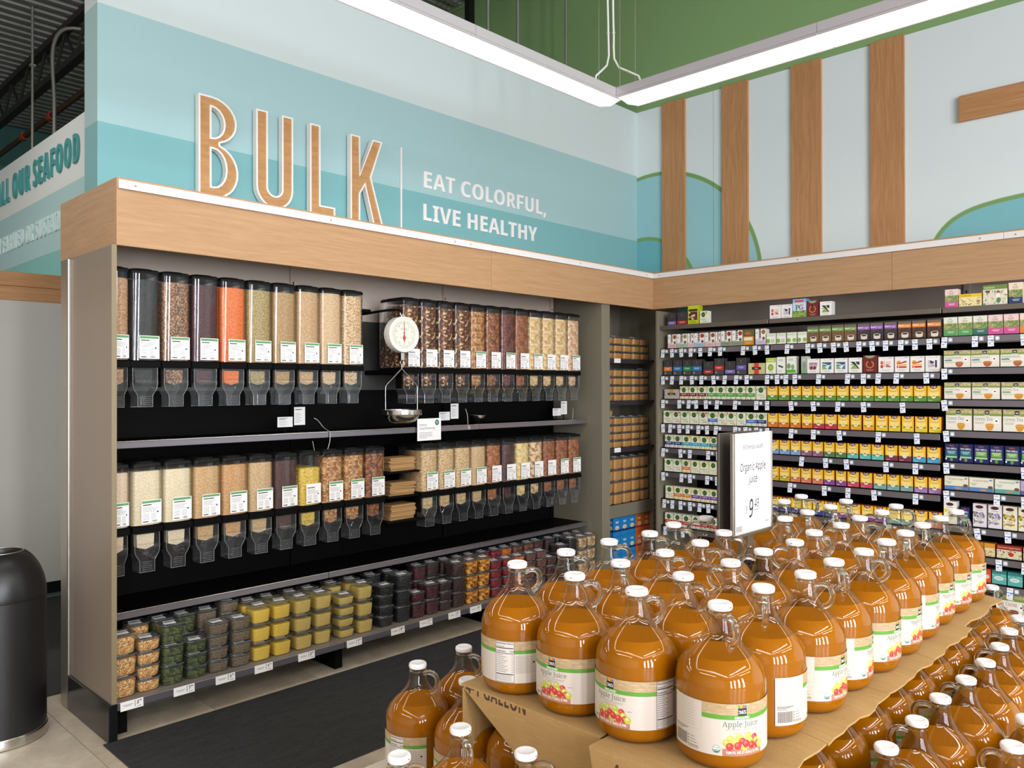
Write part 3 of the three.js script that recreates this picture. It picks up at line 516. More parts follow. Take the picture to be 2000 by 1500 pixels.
// ---------------------------------------------------------------- gravity bins
{
  const outline = (w, d, b, ins) => { const W = w / 2 - ins, D = d / 2 - ins, o = [[W, -D + 0]]; for (let i = 0; i <= 8; i++) { const t = 1 - i / 4; o.push([W * t, D - b * t * t]); } o.push([-W, -D]); return o; };
  const labelTex = (green, k) => canvasTex(128, 144, (c, W, H) => {
    c.fillStyle = '#f2f0ee'; c.fillRect(0, 0, W, H); if (green) { c.fillStyle = '#5c9a62'; c.fillRect(4, 4, W - 8, 14); }
    c.fillStyle = '#2c2c2c'; c.fillRect(10, 26, 54 + k * 10, 6); c.fillStyle = '#8b8b90';
    for (let i = 0; i < 5; i++) c.fillRect(10, 42 + i * 7, 60 + ((i * 37 + k * 11) % 44), 2); for (let i = 0; i < 5; i++) { c.fillRect(10, 84 + i * 8, 40, 2); c.fillRect(62, 84 + i * 8, 34, 2); }
    c.fillStyle = '#3b5d8f'; c.beginPath(); c.arc(104, 76, 6, 0, 7); c.fill(); c.fillStyle = '#333'; for (let i = 0; i < 10; i++) c.fillRect(70 + i * 3, 126, 1 + (i % 2), 12); c.fillRect(10, 130, 34, 6);
  });
  const labM = [labelTex(true, 0), labelTex(true, 2), labelTex(false, 1), labelTex(false, 3)].map(map => std(0xffffff, 0.5, { map }));
  const W = 0.148, D = 0.25;
  const geo = {};
  const build = (h, fill) => {
    const k = h + '_' + fill; if (geo[k]) return geo[k];
    const rect = (w, d, r) => roundRect(w, d, r, 2);
    const lid = merge([loft([[h, rect(W, D, 0.02)], [h + 0.012, rect(W + 0.002, D + 0.002, 0.02)], [h + 0.02, rect(W - 0.012, D - 0.012, 0.02)]]), loft([[h + 0.018, rect(W - 0.04, D - 0.04, 0.03)], [h + 0.026, rect(W - 0.05, D - 0.05, 0.03)]])]);
    const contents = loft([[0.003, outline(W, D, 0.016, 0.004)], [fill - 0.004, outline(W, D, 0.016, 0.004)], [fill, outline(W, D, 0.016, 0.01)]]);
    return geo[k] = { bin: loft([[0, outline(W, D, 0.016, 0)], [h, outline(W, D, 0.016, 0)]], false, false), lid, contents };
  };
  // dispensing spout: clear housing that narrows to a chute
  const sp = new THREE.Shape([V2(-0.06, 0), V2(-0.06, -0.085), V2(-0.056, -0.105), V2(-0.036, -0.14), V2(-0.036, -0.196), V2(0.036, -0.196), V2(0.036, -0.14), V2(0.056, -0.105), V2(0.06, -0.085), V2(0.06, 0)]);
  const spoutG = new THREE.ExtrudeGeometry(sp, { depth: 0.085, bevelEnabled: true, bevelSize: 0.003, bevelThickness: 0.004, bevelSegments: 2 }); spoutG.translate(0, 0, -0.085);
  const rimPts = sp.getPoints(2); const rimParts = [];
  for (let i = 0; i < rimPts.length - 1; i++) rimParts.push(rod([rimPts[i].x, rimPts[i].y, 0.003], [rimPts[i + 1].x, rimPts[i + 1].y, 0.003], 0.0022, 4));
  for (let i = 0; i < 5; i++) rimParts.push(bx(-0.024, 0.024, -0.147 - i * 0.0095, -0.1455 - i * 0.0095, 0.002, 0.0055));
  const rimG = merge(rimParts);
  const gateG = new THREE.CylinderGeometry(0.055, 0.055, 0.1, 14, 1, true, -0.9, 1.8); gateG.rotateZ(Math.PI / 2); gateG.scale(1, 0.55, 1); gateG.translate(0, -0.075, -0.03);
  const spFood = new THREE.ExtrudeGeometry(new THREE.Shape([V2(-0.043, -0.012), V2(-0.04, -0.075), V2(0, -0.088), V2(0.04, -0.075), V2(0.043, -0.012)]), { depth: 0.05, bevelEnabled: false }); spFood.translate(0, 0, -0.07);
  const knobG = merge([new THREE.CylinderGeometry(0.013, 0.013, 0.014, 10).rotateZ(Math.PI / 2).translate(0.069, -0.075, -0.03), bx(0.062, 0.068, -0.1, 0, -0.045, -0.015)]);
  const barG = merge([rbx(-0.0745, 0.0745, -0.002, 0.03, -0.24, 0.012, 0.003), bx(-0.077, -0.071, -0.1, 0, -0.06, 0)]);
  const bracketG = bx(-0.06, 0.06, -0.01, 0.02, -0.43, -0.24);
  const labelG = new THREE.BoxGeometry(0.1, 0.114, 0.0012);
  const make = (x, yBar, h, fill, mat, desc, lab, dy, side) => {
    const t = thing('gravity_bin', desc, 'bin', [x, yBar, -4.045], 0, side); if (x < 1.46) { t.scale.x = 0.66; t.position.x = 1.443; }
    const g = build(h, fill), up = 0.033, zc = -D / 2 + 0.012;
    part(t, 'lid', g.lid, M.blackMatte, [0, up, zc], null, 'black lid'); part(t, 'clear_body', g.bin, M.clear, [0, up, zc], null, 'clear plastic body'); part(t, 'contents', g.contents, mat, [0, up, zc]);
    part(t, 'product_label', labelG, labM[lab], [0.016, up + dy, 0.0135], [0, 0.06, 0], 'white product label');
    part(t, 'holder_bar', barG, M.black); part(t, 'bracket', bracketG, M.black);
    const s = part(t, 'spout', spoutG, M.clear, null, null, 'clear spout'); part(s, 'spout_rim', rimG, M.clearRim); part(s, 'gate', gateG, M.clear);
    part(t, 'spout_contents', spFood, mat); part(t, 'knob', knobG, M.blackMatte);
  };
  const row = (xs, y, h, list, group, rowName) => xs.forEach((x, i) => { const [k, d, lab, f] = list[i]; make(x, y, h, h * (f || 0.93), F[k], `clear bin of ${d}, ${rowName}`, lab, h > 0.4 ? 0.066 : 0.069, group); });
  row([1.438, 1.565, 1.713, 1.863, 2.014, 2.171, 2.326, 2.483, 2.634, 2.793].map((x, i) => 1.4135 + 0.1533 * i), 1.757, 0.43, [['pinto', 'tan beans against the end panel', 0], ['blackbean', 'black beans', 0], ['brownlentil', 'mottled brown lentils', 0], ['maroonbean', 'dark maroon beans', 0], ['redlentil', 'orange lentils', 0], ['greenlentil', 'olive tan lentils', 0], ['khaki', 'fine khaki grain', 0], ['barley', 'tan barley grain', 1, 0.97], ['palegrain', 'pale grain', 1, 0.98], ['beigemix', 'coarse beige mix beside the scale', 1, 0.97]], 'upper bins beside the taupe end panel', 'upper row left of scale');
  row([0, 1, 2, 3, 4, 5, 6, 7, 8, 9, 10].map(i => 1.423 + 0.1533 * i), 0.94, 0.29, [['pinkrice', 'pinkish rice against the end panel', 0], ['creamrice', 'cream rice with a sagging top', 0], ['creamrice', 'smooth cream rice', 1], ['quinoa', 'tan quinoa', 1], ['brownrice', 'golden brown rice', 1], ['wheat', 'pale wheat grain', 1], ['darkrice', 'dark maroon rice', 1], ['yellow', 'yellow flakes with a paper scoop tag', 2, 0.75], ['granola', 'dark granola', 0], ['granola', 'light granola', 0], ['brownmix', 'granola beside the kraft bags', 0]], 'lower bins beside the taupe end panel', 'lower row left of bags');
  row([0, 1, 2, 3, 4, 5, 6, 7, 8, 9, 10, 11].map(i => 3.24 + 0.1497 * i), 1.748, 0.43, [['trail', 'dark trail mix behind the scale dial', 2], ['trail', 'dark trail mix one away from the scale', 2], ['trail', 'trail mix with pale chips', 2], ['trail', 'trail mix with curled chips', 2], ['tanmix', 'tan nut mix', 1], ['brownmix', 'brown nut mix', 2], ['reddark', 'dark red nut mix', 0], ['brownnut', 'reddish brown nuts', 2], ['cashew', 'pale cashews with a green striped label', 0], ['cashew', 'pale cashews with a plain label', 2], ['cashew', 'golden cashews', 2], ['pinkbeige', 'pinkish peanuts beside the olive panel', 0]], 'upper bins beside the olive end panel', 'upper row right of scale');
  row([1, 2, 3, 4, 5, 6, 7, 8, 9, 10, 11].map(i => 3.245 + 0.1497 * i), 0.935, 0.29, [['oats', 'oat muesli beside the kraft bags', 0], ['oats', 'oat muesli with dark fruit', 0], ['oats', 'plain oat muesli', 0], ['wheat', 'tan muesli', 0], ['almond', 'whole almonds', 2], ['choc', 'chocolate nuts', 2], ['maca', 'cream macadamias', 2], ['mixednut', 'mixed pale nuts', 2], ['brownnut', 'brown almonds with a plain label', 2], ['brownnut', 'brown almonds in the middle', 0], ['brownnut', 'brown almonds beside the olive panel', 0]], 'lower bins beside the olive end panel', 'lower row right of bags');
}
// ---------------------------------------------------------------- clear tubs
const tubKit = {};
function tubGeo(h, w = 0.112) {
  const k = h + '_' + w; if (tubKit[k]) return tubKit[k];
  const rr2 = (s, r) => roundRect(s, s, r, 3);
  return tubKit[k] = {
    tub: loft([[0, rr2(w - 0.022, 0.018)], [0.006, rr2(w - 0.014, 0.02)], [h - 0.008, rr2(w - 0.004, 0.022)]], true, false),
    food: [0.9, 0.78].map(f => loft([[0.002, rr2(w - 0.026, 0.018)], [0.007, rr2(w - 0.018, 0.02)], [h * f - 0.012, rr2(w - 0.009, 0.021)], [h * f - 0.008, rr2(w - 0.02, 0.02)]])),
    lid: merge([loft([[h - 0.009, rr2(w, 0.024)], [h - 0.003, rr2(w + 0.001, 0.024)], [h - 0.001, rr2(w - 0.006, 0.023)]], false, false), loft([[h - 0.004, rr2(w - 0.006, 0.023)], [h - 0.0035, rr2(w - 0.0065, 0.023)]])]),
  };
}
const stickerM = std(0xffffff, 0.55, { map: canvasTex(64, 64, (c) => { c.fillStyle = '#f1efee'; c.fillRect(0, 0, 64, 64); c.fillStyle = '#9a9aa2'; for (let i = 0; i < 5; i++) c.fillRect(8, 12 + i * 8, 30 + (i * 13) % 20, 2); c.fillStyle = '#333'; c.fillRect(8, 4, 34, 4); }) });
const stickG = merge([new THREE.BoxGeometry(0.056, 0.0008, 0.034).translate(0, 0, 0), new THREE.BoxGeometry(0.056, 0.0008, 0.016).rotateX(-0.5).translate(0, 0.0035, -0.024)]);
function tubThing(x, y, z, h, mat, label, group, top, fillK = 0, turn = 0, w = 0.112, sticker = 1) {
  const g = tubGeo(h, w), t = thing('clear_tub', label, 'tub', [x, y, z], turn, group);
  part(t, 'contents', g.food[fillK], mat); part(t, 'tub_body', g.tub, M.clear, null, null, 'clear plastic tub'); part(t, 'lid', g.lid, M.lid, null, null, 'clear lid');
  if (top && sticker) part(t, 'sticker', stickG, stickerM, [-0.012 + rr(-0.006, 0.006), h + 0.0004, 0.024 + rr(-0.004, 0.004)], [0, rr(-0.25, 0.15), 0], 'white sticker');
  else if (!top) part(t, 'sticker', stickG, stickerM, [-0.012, h - 0.0028, 0.02], [0, 0, 0], 'white sticker');
}
{
  const S = 0.064, T = 0.1, y0 = 0.1735;
  const stacks = [['popcorn', 'golden popcorn kernels', 1.453, 'TTT', 'S'], ['popcorn', 'golden popcorn kernels', 1.566, 'SSSS', 'TTT'], ['pumpkin', 'green pumpkin seeds', 1.686, 'TTT', 'TTT'], ['pumpkin', 'green pumpkin seeds', 1.804, 'SSS', 'TTT'], ['chia', 'grey brown seeds', 1.924, 'SSSS', 'TTT'], ['chia', 'grey brown seeds', 2.046, 'SSSS', 'SSSSS'],
    ['polenta', 'bright yellow polenta', 2.167, 'TTT', 'TTT'], ['polenta', 'bright yellow polenta', 2.291, 'TTT', 'TTT'], ['flax', 'mustard yellow meal', 2.424, 'TTT', 'TTT'], ['flax', 'mustard yellow meal', 2.552, 'TTT', 'TTT'], ['flax', 'mustard yellow meal', 2.712, 'SSSS', 'TTT'], ['flax', 'mustard yellow meal', 2.845, 'TTT', 'TTT'],
    ['prune', 'black prunes', 3.005, 'SSSS', 'TTT'], ['prune', 'black prunes', 3.14, 'TTT', 'TTT'], ['cran', 'dark red cranberries', 3.262, 'TS', 'TTS'], ['cran', 'dark red cranberries', 3.377, 'TT', 'TTT'], ['raisin', 'brown raisins', 3.494, 'SSS', 'TTT'], ['raisin', 'brown raisins', 3.612, 'TTT', 'TTT'],
    ['mango', 'golden dried mango', 3.731, 'TTT', 'TTT'], ['mango', 'golden dried mango', 3.85, 'TTT', 'TTT'], ['redfruit', 'bright red dried fruit', 3.967, 'SSSS', 'TTT'], ['redfruit', 'bright red dried fruit', 4.086, 'SSSS', 'TTT'], ['apricot', 'orange dried apricots', 4.204, 'SSSS', 'TTT'], ['date', 'brown dates', 4.322, 'SSSS', 'TTT'], ['date', 'brown dates', 4.44, 'SSSS', 'TTT'],
    ['choc', 'chocolate nuts', 4.557, 'SSS', 'TTT'], ['raisin', 'brown raisins', 4.69, 'TTS', 'TTT'], ['prune', 'black prunes', 4.81, 'TTT', 'TTT'], ['nutmix', 'pale nut mix', 4.93, 'TTT', 'TTT'], ['nutmix', 'pale nut mix', 5.045, 'TTT', 'TTT']];
  const seen = {};
  for (const [k, d, x, fr, bk] of stacks) for (const [cfg, z, nm] of [[fr, -4.035, 'front'], [bk, -4.165, 'back']]) {
    let y = y0; const key = d + nm, nth = ORD[seen[key] = (seen[key] ?? -1) + 1]; [...cfg].forEach((c, i) => { const h = c === 'T' ? T : S; tubThing(x + rr(-0.003, 0.003), y, z + rr(-0.004, 0.004), h, F[k], `${c === 'T' ? 'deep' : 'shallow'} tub of ${d}, ${i === cfg.length - 1 ? 'topmost' : i ? ORD[i] + ' up' : 'bottom'} in ${nth} ${nm} stack from taupe panel`, `tubs of ${d}`, i === cfg.length - 1, k === 'polenta' || k === 'flax' ? 1 : 0, rr(-0.03, 0.03)); y += h + 0.001; });
  }
  for (const [y, n, h, nm] of [[1.8955, 3, 0.064, 'top'], [1.5335, 4, 0.069, 'second'], [1.1285, 5, 0.066, 'third'], [0.6425, 4, 0.1, 'lowest']])
    for (let c = 0; c < 6; c++) for (let i = 0; i < n; i++) { if (nm === 'third' && i === 4 && c > 1) continue; tubThing(5.315 + c * 0.1335, y + i * (h + 0.001), -4.175 + rr(-0.004, 0.004), h, F.peanut, `tub of peanut butter, ${nm} corner shelf, ${ORD[c]} column from the olive panel, ${i === n - 1 ? 'topmost' : i ? ORD[i] + ' up' : 'bottom'}`, `peanut butter tubs on the ${nm} corner shelf`, i === n - 1, 0, rr(-0.03, 0.03), 0.124, nm === 'lowest' || rnd() < 0.2 ? 1 : 0); }
  // cracker cartons at the foot of the corner bay
  const carton = (a, b) => { const map = canvasTex(96, 128, (c, W, H) => { c.fillStyle = a; c.fillRect(0, 0, W, H); c.fillStyle = '#f4efe2'; c.font = 'bold 15px sans-serif'; c.fillRect(26, 26, 44, 4); c.fillRect(32, 34, 32, 4); c.fillStyle = b; c.fillRect(0, 84, W, 14); c.fillStyle = '#e9d9b0'; c.beginPath(); c.ellipse(48, 70, 26, 14, 0, 0, 7); c.fill(); c.fillStyle = '#cdb47e'; c.beginPath(); c.ellipse(48, 72, 16, 7, 0, 0, 7); c.fill(); }); return std(0xffffff, 0.5, { map }); };
  const bl = carton('#1f7fbf', '#16315e'), or = carton('#d9702c', '#b5302a');
  const g = merge([rbx(-0.052, 0.052, 0, 0.16, -0.03, 0.03, 0.002), bx(-0.051, 0.051, 0.1595, 0.1608, -0.01, 0.01)]);
  for (let c = 0; c < 5; c++) for (let i = 0; i < 3; i++) single('cracker_carton', `${c < 3 ? 'blue' : 'orange'} food carton under the olive beam, ${['bottom', 'middle', 'top'][i]} layer, ${ORD[c]} column`, 'carton', g, c < 3 ? bl : or, [5.57 + c * 0.11, 0.0405 + i * 0.1612, -4.16], 0, `${c < 3 ? 'blue' : 'orange'} cartons under the beam`);
}
// ---------------------------------------------------------------- things on and by the bulk shelves
{
  // kraft bags
  const kraft = [std(0xb08a5a, 0.8), std(0xa88050, 0.8), std(0xb9935f, 0.8)];
  const bagG = merge([rbx(-0.1, 0.1, 0, 0.009, -0.07, 0.07, 0.002), bx(-0.1, 0.1, 0.009, 0.0105, 0.03, 0.066)]);
  for (const [y, n, nm] of [[0.8005, 9, 'bottom'], [0.9575, 8, 'middle'], [1.1155, 8, 'top']]) for (let i = 0; i < n; i++) single('paper_bag', `folded kraft paper bag, ${i ? ORD[i] + ' up' : 'bottom one'} in the ${nm} pile of the rack`, 'bag', bagG, kraft[i % 3], [3.21 + rr(-0.006, 0.01), y + i * 0.0107, -4.16 + rr(-0.008, 0.008)], rr(-0.05, 0.05), `kraft bags in the ${nm} pile`);
  // hanging dial scale
  const dial = canvasTex(512, 512, (c, W) => {
    c.fillStyle = '#f2efed'; c.fillRect(0, 0, W, W); c.translate(256, 256); c.strokeStyle = '#555'; c.lineWidth = 2; c.beginPath(); c.arc(0, 0, 214, 0, 7); c.stroke(); c.beginPath(); c.arc(0, 0, 176, 0, 7); c.stroke();
    c.fillStyle = '#333'; for (let i = 0; i < 100; i++) { const a = i / 100 * 6.2832; c.save(); c.rotate(a); c.fillRect(-1, -(i % 5 ? 200 : 206), 2, i % 5 ? 12 : 22); c.restore(); }
    c.font = 'bold 30px sans-serif'; c.textAlign = 'center'; for (let i = 0; i < 10; i++) { const a = i / 10 * 6.2832; c.fillText(String(i), Math.sin(a) * 152, -Math.cos(a) * 152 + 10); }
    c.fillStyle = '#7d7d80'; c.font = '34px sans-serif'; c.fillText('DETECTO', 4, -72); c.fillRect(-60, 40, 120, 3); c.fillRect(-76, 52, 152, 3); c.fillStyle = '#444'; c.font = 'bold 22px sans-serif'; c.fillText('10 lb', 0, -18);
  });
  const t = thing('hanging_scale', 'white round dial scale with steel pan hanging before the bins', 'scale', [3.11, 1.985, -3.975], -0.06);
  const R = 0.113;
  part(t, 'housing', new THREE.LatheGeometry([V2(0, -0.035), V2(R - 0.008, -0.035), V2(R, -0.028), V2(R, 0.028), V2(R - 0.004, 0.034), V2(R - 0.012, 0.034), V2(R - 0.013, 0.028)], 48).rotateX(Math.PI / 2), M.white);
  part(t, 'dial', new THREE.CircleGeometry(R - 0.012, 48).translate(0, 0, 0.0285), std(0xffffff, 0.45, { map: dial }), null, null, 'printed dial');
  part(t, 'lens', new THREE.CircleGeometry(R - 0.012, 48).translate(0, 0, 0.033), M.glass);
  const red = std(0xc42a24, 0.45);
  part(t, 'needle', new THREE.ExtrudeGeometry(new THREE.Shape([V2(-0.0012, 0.08), V2(0.0012, 0.08), V2(0.003, 0), V2(0.011, -0.022), V2(0.005, -0.035), V2(0, -0.05), V2(-0.005, -0.035), V2(-0.011, -0.022), V2(-0.003, 0)]), { depth: 0.001, bevelEnabled: false }).translate(0, 0, 0.03), red, null, null, 'red needle');
  part(t, 'top_eye', merge([new THREE.TorusGeometry(0.01, 0.003, 6, 14).translate(0, R + 0.018, 0), rod([0, R - 0.005, 0], [0, R + 0.012, 0], 0.006)]), M.steel);
  part(t, 'swivel', merge([bx(-0.013, 0.013, -R - 0.045, -R - 0.002, -0.012, 0.012), new THREE.TorusGeometry(0.012, 0.003, 6, 14).translate(0, -R - 0.062, 0), rod([0, -R - 0.072, 0], [0, -R - 0.1, 0], 0.003)]), M.steel);
  const wy = -R - 0.1;
  part(t, 'bail_wire', merge([tube([[0, wy, 0], [-0.06, wy - 0.055, 0], [-0.118, wy - 0.11, 0], [-0.12, wy - 0.13, 0], [-0.12, -0.475, 0]], 0.0028, 24), tube([[0, wy, 0], [0.06, wy - 0.055, 0], [0.118, wy - 0.11, 0], [0.12, wy - 0.13, 0], [0.12, -0.475, 0]], 0.0028, 24)]), M.steel);
  part(t, 'pan', new THREE.LatheGeometry([V2(0.0, -0.558), V2(0.05, -0.556), V2(0.085, -0.542), V2(0.105, -0.515), V2(0.112, -0.49), V2(0.109, -0.49), V2(0.102, -0.513), V2(0.083, -0.538), V2(0.05, -0.552), V2(0, -0.554)], 40), M.steel);
  part(t, 'pan_ring', new THREE.LatheGeometry([V2(0.112, -0.503), V2(0.124, -0.503), V2(0.126, -0.5), V2(0.126, -0.472), V2(0.123, -0.47), V2(0.121, -0.472), V2(0.121, -0.498), V2(0.112, -0.498)], 40), M.steel);
  const b = thing('scale_bracket', 'black wall arm that carries the dial scale', 'bracket');
  part(b, 'arm', tube([[3.11, 2.117, -3.975], [3.11, 2.135, -3.975], [3.06, 2.14, -4.03], [3.0, 2.125, -4.2], [3.0, 2.12, -4.46]], 0.008, 30), M.black);
  part(b, 'clamp', merge([bx(2.96, 3.04, 2.09, 2.17, -4.468, -4.445), rod([2.97, 2.14, -4.2], [3.03, 2.14, -4.2], 0.014)]), M.black);
  part(b, 'hook', new THREE.TorusGeometry(0.009, 0.0025, 6, 14).translate(3.11, 2.112, -3.975), M.steel);
  single('cable', 'white cable looping from the scale arm to the wall', 'cable', tube([[2.98, 2.12, -4.25], [2.93, 2.115, -4.3], [2.87, 2.07, -4.4], [2.86, 2.05, -4.46]], 0.004, 24), M.white);
  // paper notice hung on the shelf rail
  const note = canvasTex(384, 264, (c, W, H) => {
    c.fillStyle = '#f3f0ef'; c.fillRect(0, 0, W, H); c.fillStyle = '#38404a'; c.font = '33px sans-serif'; c.fillText('Practice', 34, 88); c.fillText('Social Distancing', 34, 128);
    c.fillStyle = '#7c838c'; for (let i = 0; i < 4; i++) c.fillRect(34, 168 + i * 20, [210, 200, 212, 120][i], 5);
    c.fillStyle = '#1c6a58'; c.beginPath(); c.arc(318, 52, 34, 0, 7); c.fill(); c.fillStyle = '#e9efe9'; c.font = 'bold 12px sans-serif'; c.textAlign = 'center'; c.fillText('WHOLE', 318, 46); c.fillText('FOODS', 318, 60); c.fillRect(298, 68, 40, 2);
  });
  single('paper_notice', 'white social distancing notice hung on the middle shelf rail', 'notice', new THREE.BoxGeometry(0.212, 0.146, 0.0012), std(0xffffff, 0.6, { map: note }), [3.427, 1.374, -4.085], 0.04);
  const cardM = [0, 1].map(k => std(0xffffff, 0.6, { map: canvasTex(96, 96, (c, W, H) => { c.fillStyle = '#efedec'; c.fillRect(0, 0, W, H); c.fillStyle = '#3a3a3e'; c.fillRect(10, 12, 56, 4); if (!k) c.fillRect(10, 20, 40, 4); c.fillStyle = '#96969c'; for (let i = 0; i < 7; i++) c.fillRect(10, 32 + i * 8, 40 + (i * 17) % 34, 2); }) }));
  const near = ['beside the left bins', 'behind the social distancing notice', 'near the olive end panel'];
  [[2.455, 2.552], [3.705, 3.8], [4.916, 5.006]].forEach(([a, b2], i) => {
    single('notice_card', 'low white instruction card on the middle shelf ' + near[i], 'card', new THREE.BoxGeometry(0.1, 0.06, 0.002), cardM[0], [a, 1.4205 + 0.03, -4.25]);
    single('notice_card', 'tall white instruction card on the middle shelf ' + near[i], 'card', new THREE.BoxGeometry(0.074, 0.108, 0.002), cardM[1], [b2, 1.3985 + 0.085, -4.25]);
    for (const [x, h] of [[a, 1.4205], [b2, 1.4305]]) single('card_stand', `small black holder of the ${x === a ? 'low' : 'tall'} card ` + near[i], 'holder', merge([bx(-0.02, 0.02, 0, 0.004, -0.02, 0.02), bx(-0.003, 0.003, 0, h - 1.385 + 0.01, -0.004, 0)]), M.black, [x, 1.3852, -4.253], 0, 'black card holders on the middle shelf');
  });
  single('metal_cup', 'small steel cup standing on the middle shelf', 'cup', new THREE.LatheGeometry([V2(0, 0), V2(0.046, 0), V2(0.062, 0.064), V2(0.066, 0.066), V2(0.064, 0.068), V2(0.06, 0.064), V2(0.044, 0.003), V2(0, 0.003)], 32), M.steel, [3.98, 1.3855, -4.2]);
  const tetherM = std(0xb9b4aa, 0.4, { metalness: 0.6 });
  const teth = (pts, lab) => single('tether', lab, 'cable', tube(pts, 0.0022, 30), tetherM);
  teth([[2.62, 1.47, -4.2], [2.635, 1.46, -4.19], [2.66, 1.41, -4.15], [2.672, 1.39, -4.11]], 'short steel tether from a scoop hook over the middle shelf');
  teth([[2.66, 1.385, -4.088], [2.655, 1.33, -4.085], [2.63, 1.27, -4.085], [2.595, 1.248, -4.085], [2.56, 1.27, -4.087], [2.54, 1.34, -4.088]], 'steel tether drooping below the middle shelf joint');
  teth([[3.86, 1.5, -4.2], [3.868, 1.46, -4.19], [3.865, 1.39, -4.18]], 'steel tether hanging beside the metal cup');
  teth([[5.06, 1.48, -4.2], [5.05, 1.45, -4.19], [5.03, 1.39, -4.18]], 'steel tether by the olive end panel');
  single('tether_ring', 'small white ring clipped on the middle shelf rail', 'ring', new THREE.TorusGeometry(0.012, 0.002, 6, 16).scale(0.6, 1, 1), M.white, [3.79, 1.372, -4.088]);
}

// ---------------------------------------------------------------- tea wall
// shelf rows: design, centre along z in mm, width in mm
const TEA={'0':'tn1,-3708,85 tn2,-3608,100 lime,-3502,105 hw,-3408,70 g5,-2785,92 g7,-2694,87 pg,-2595,107 pot,-2494,91 g4,-2398,86',
'1':'w1,-3707,87 w2,-3610,101 w3,-3528,58 w4,-3447,98 w1,-3348,96 w3,-3274,47 w5,-3201,92 w5,-3105,93 hon,-3007,97 w6,-2908,89 m1,-2820,76 m1,-2739,74 m2,-2655,76 m2,-2574,72 n1,-2492,86 n1,-2401,91 n1,-2309,86 n1,-2220,87 n2,-2127,86 n2,-2038,86 n2,-1946,85 n3,-1855,87 n3,-1763,89 n3,-1668,89',
'2':'t1,-3748,84 t2,-3655,87 t3,-3561,88 t2,-3469,91 tn2,-3364,92 t4,-3266,87 tn1,-3168,93 t5,-3072,88 tan,-2941,144 m3,-2823,82 r1,-2742,69 r2,-2662,73 r3,-2562,46 g1,-2490,94 g2,-2389,98 g2,-2287,96 g4,-2187,95 pot,-2083,98 g5,-1977,103 g6,-1872,96 g6,-1774,91 g7,-1679,92',
'3':'tan2,-3711,146 h1,-3593,80 h1,-3508,79 h1,-3422,83 h2,-3336,82 h2,-3250,83 h2,-3164,84 h2,-3077,85 h2,-2991,81 hw,-2904,82 y1,-2811,87 y1,-2718,88 y1,-2625,85 y1,-2537,82 y1,-2451,84 y1,-2364,82 y1,-2275,88 y1,-2183,82 y1,-2098,81 y1,-2013,82 y1,-1927,79 y1,-1843,82 y1,-1756,82 y1,-1671,82',
'4':'hw,-3754,82 hr,-3670,80 hw,-3584,83 hw,-3497,82 hr,-3411,81 h3,-3325,87 ho,-3240,78 ho,-3158,82 hv,-3074,80 h3,-2988,86 h4,-2900,83 y2,-2808,82 y2,-2720,88 y2,-2628,85 y2,-2539,82 y3,-2451,85 y3,-2361,86 y4,-2271,84 y4,-2182,81 y4,-2094,81 y5,-2006,83 y5,-1921,81 y5,-1835,81 y5,-1750,79 y5,-1665,79',
'5':'h4,-3740,84 h4,-3655,83 h5,-3569,82 h5,-3485,81 h5,-3400,82 h6,-3314,84 hv,-3230,79 hw,-3149,78 hw,-3069,77 hv,-2989,78 hw,-2906,84 y6,-2801,82 y6,-2714,84 y6,-2629,79 y7,-2544,82 y7,-2458,81 y8,-2374,78 y8,-2291,78 y9,-2205,81 y9,-2119,81 y9,-2033,82 ya,-1943,83 ya,-1854,84 yb,-1763,83 yb,-1673,83',
'6':'hw,-3744,82 hw,-3660,81 h7,-3574,81 hy,-3489,81 hy,-3404,82 hy,-3320,81 hw,-3238,78 hw,-3157,78 hy,-3076,79 hw,-2994,78 hw,-2911,84 yc,-2801,82 yc,-2715,83 yd,-2630,81 yd,-2547,79 yd,-2460,83 ye,-2375,80 ye,-2289,77 yf,-2203,84 yf,-2112,85 yg,-2020,87 yg,-1931,83 yg,-1843,83 yh,-1754,83 yh,-1667,80',
'7':'hy,-3738,79 h7,-3652,84 h7,-3568,79 h8,-3483,83 h8,-3398,81 h8,-3315,79 h8,-3233,79 h7,-3152,78 h7,-3072,77 h8,-2993,76 h8,-2910,83 yi,-2801,82 yi,-2712,88 yi,-2624,82 yi,-2540,77 yi,-2455,86 yi,-2367,84 ye,-2280,82 ye,-2193,82 ye,-2105,83 ye,-2018,82 yg,-1929,86 yg,-1841,82 yd,-1751,81 yd,-1664,82',
'8':'h9,-3743,79 h9,-3658,80 h9,-3573,84 h9,-3484,85 h9,-3397,81 h9,-3316,75 h9,-3237,76 h9,-3156,77 h9,-3076,76 h9,-2998,74 h9,-2915,83',
'30':'o2,-1563,81 yel,-1452,137 mix,-1311,139 o4,-1198,81',
'31':'o1,-1569,84 o1,-1483,82 o3,-1396,83 o2,-1309,82 o2,-1222,85 o5,-1137,81',
'32':'p1,-1531,158 p1,-1369,162 p1,-1202,164',
'33':'p2,-1530,159 p2,-1365,160 p2,-1197,162',
'34':'p3,-1522,157 p3,-1357,161 p3,-1191,159',
'35':'q1,-1564,84 q1,-1479,83 q2,-1390,86 q2,-1305,81 q2,-1219,82 q3,-1134,84',
'36':'s1,-1537,142 s1,-1393,141 s2,-1248,140 s3,-1107,138',
'37':'f3,-1575,80 q1,-1488,57 f1,-1402,79 f1,-1316,81 f2,-1232,79 f2,-1148,80',
'38':'c2,-1413,66 c2,-1347,62 c1,-1239,140 c2,-1094,140',
'39':'e2,-1358,39 e1,-1294,82 e1,-1206,82 e1,-1114,85',
'3a':'p4,-1228,166 p4,-1058,163'};
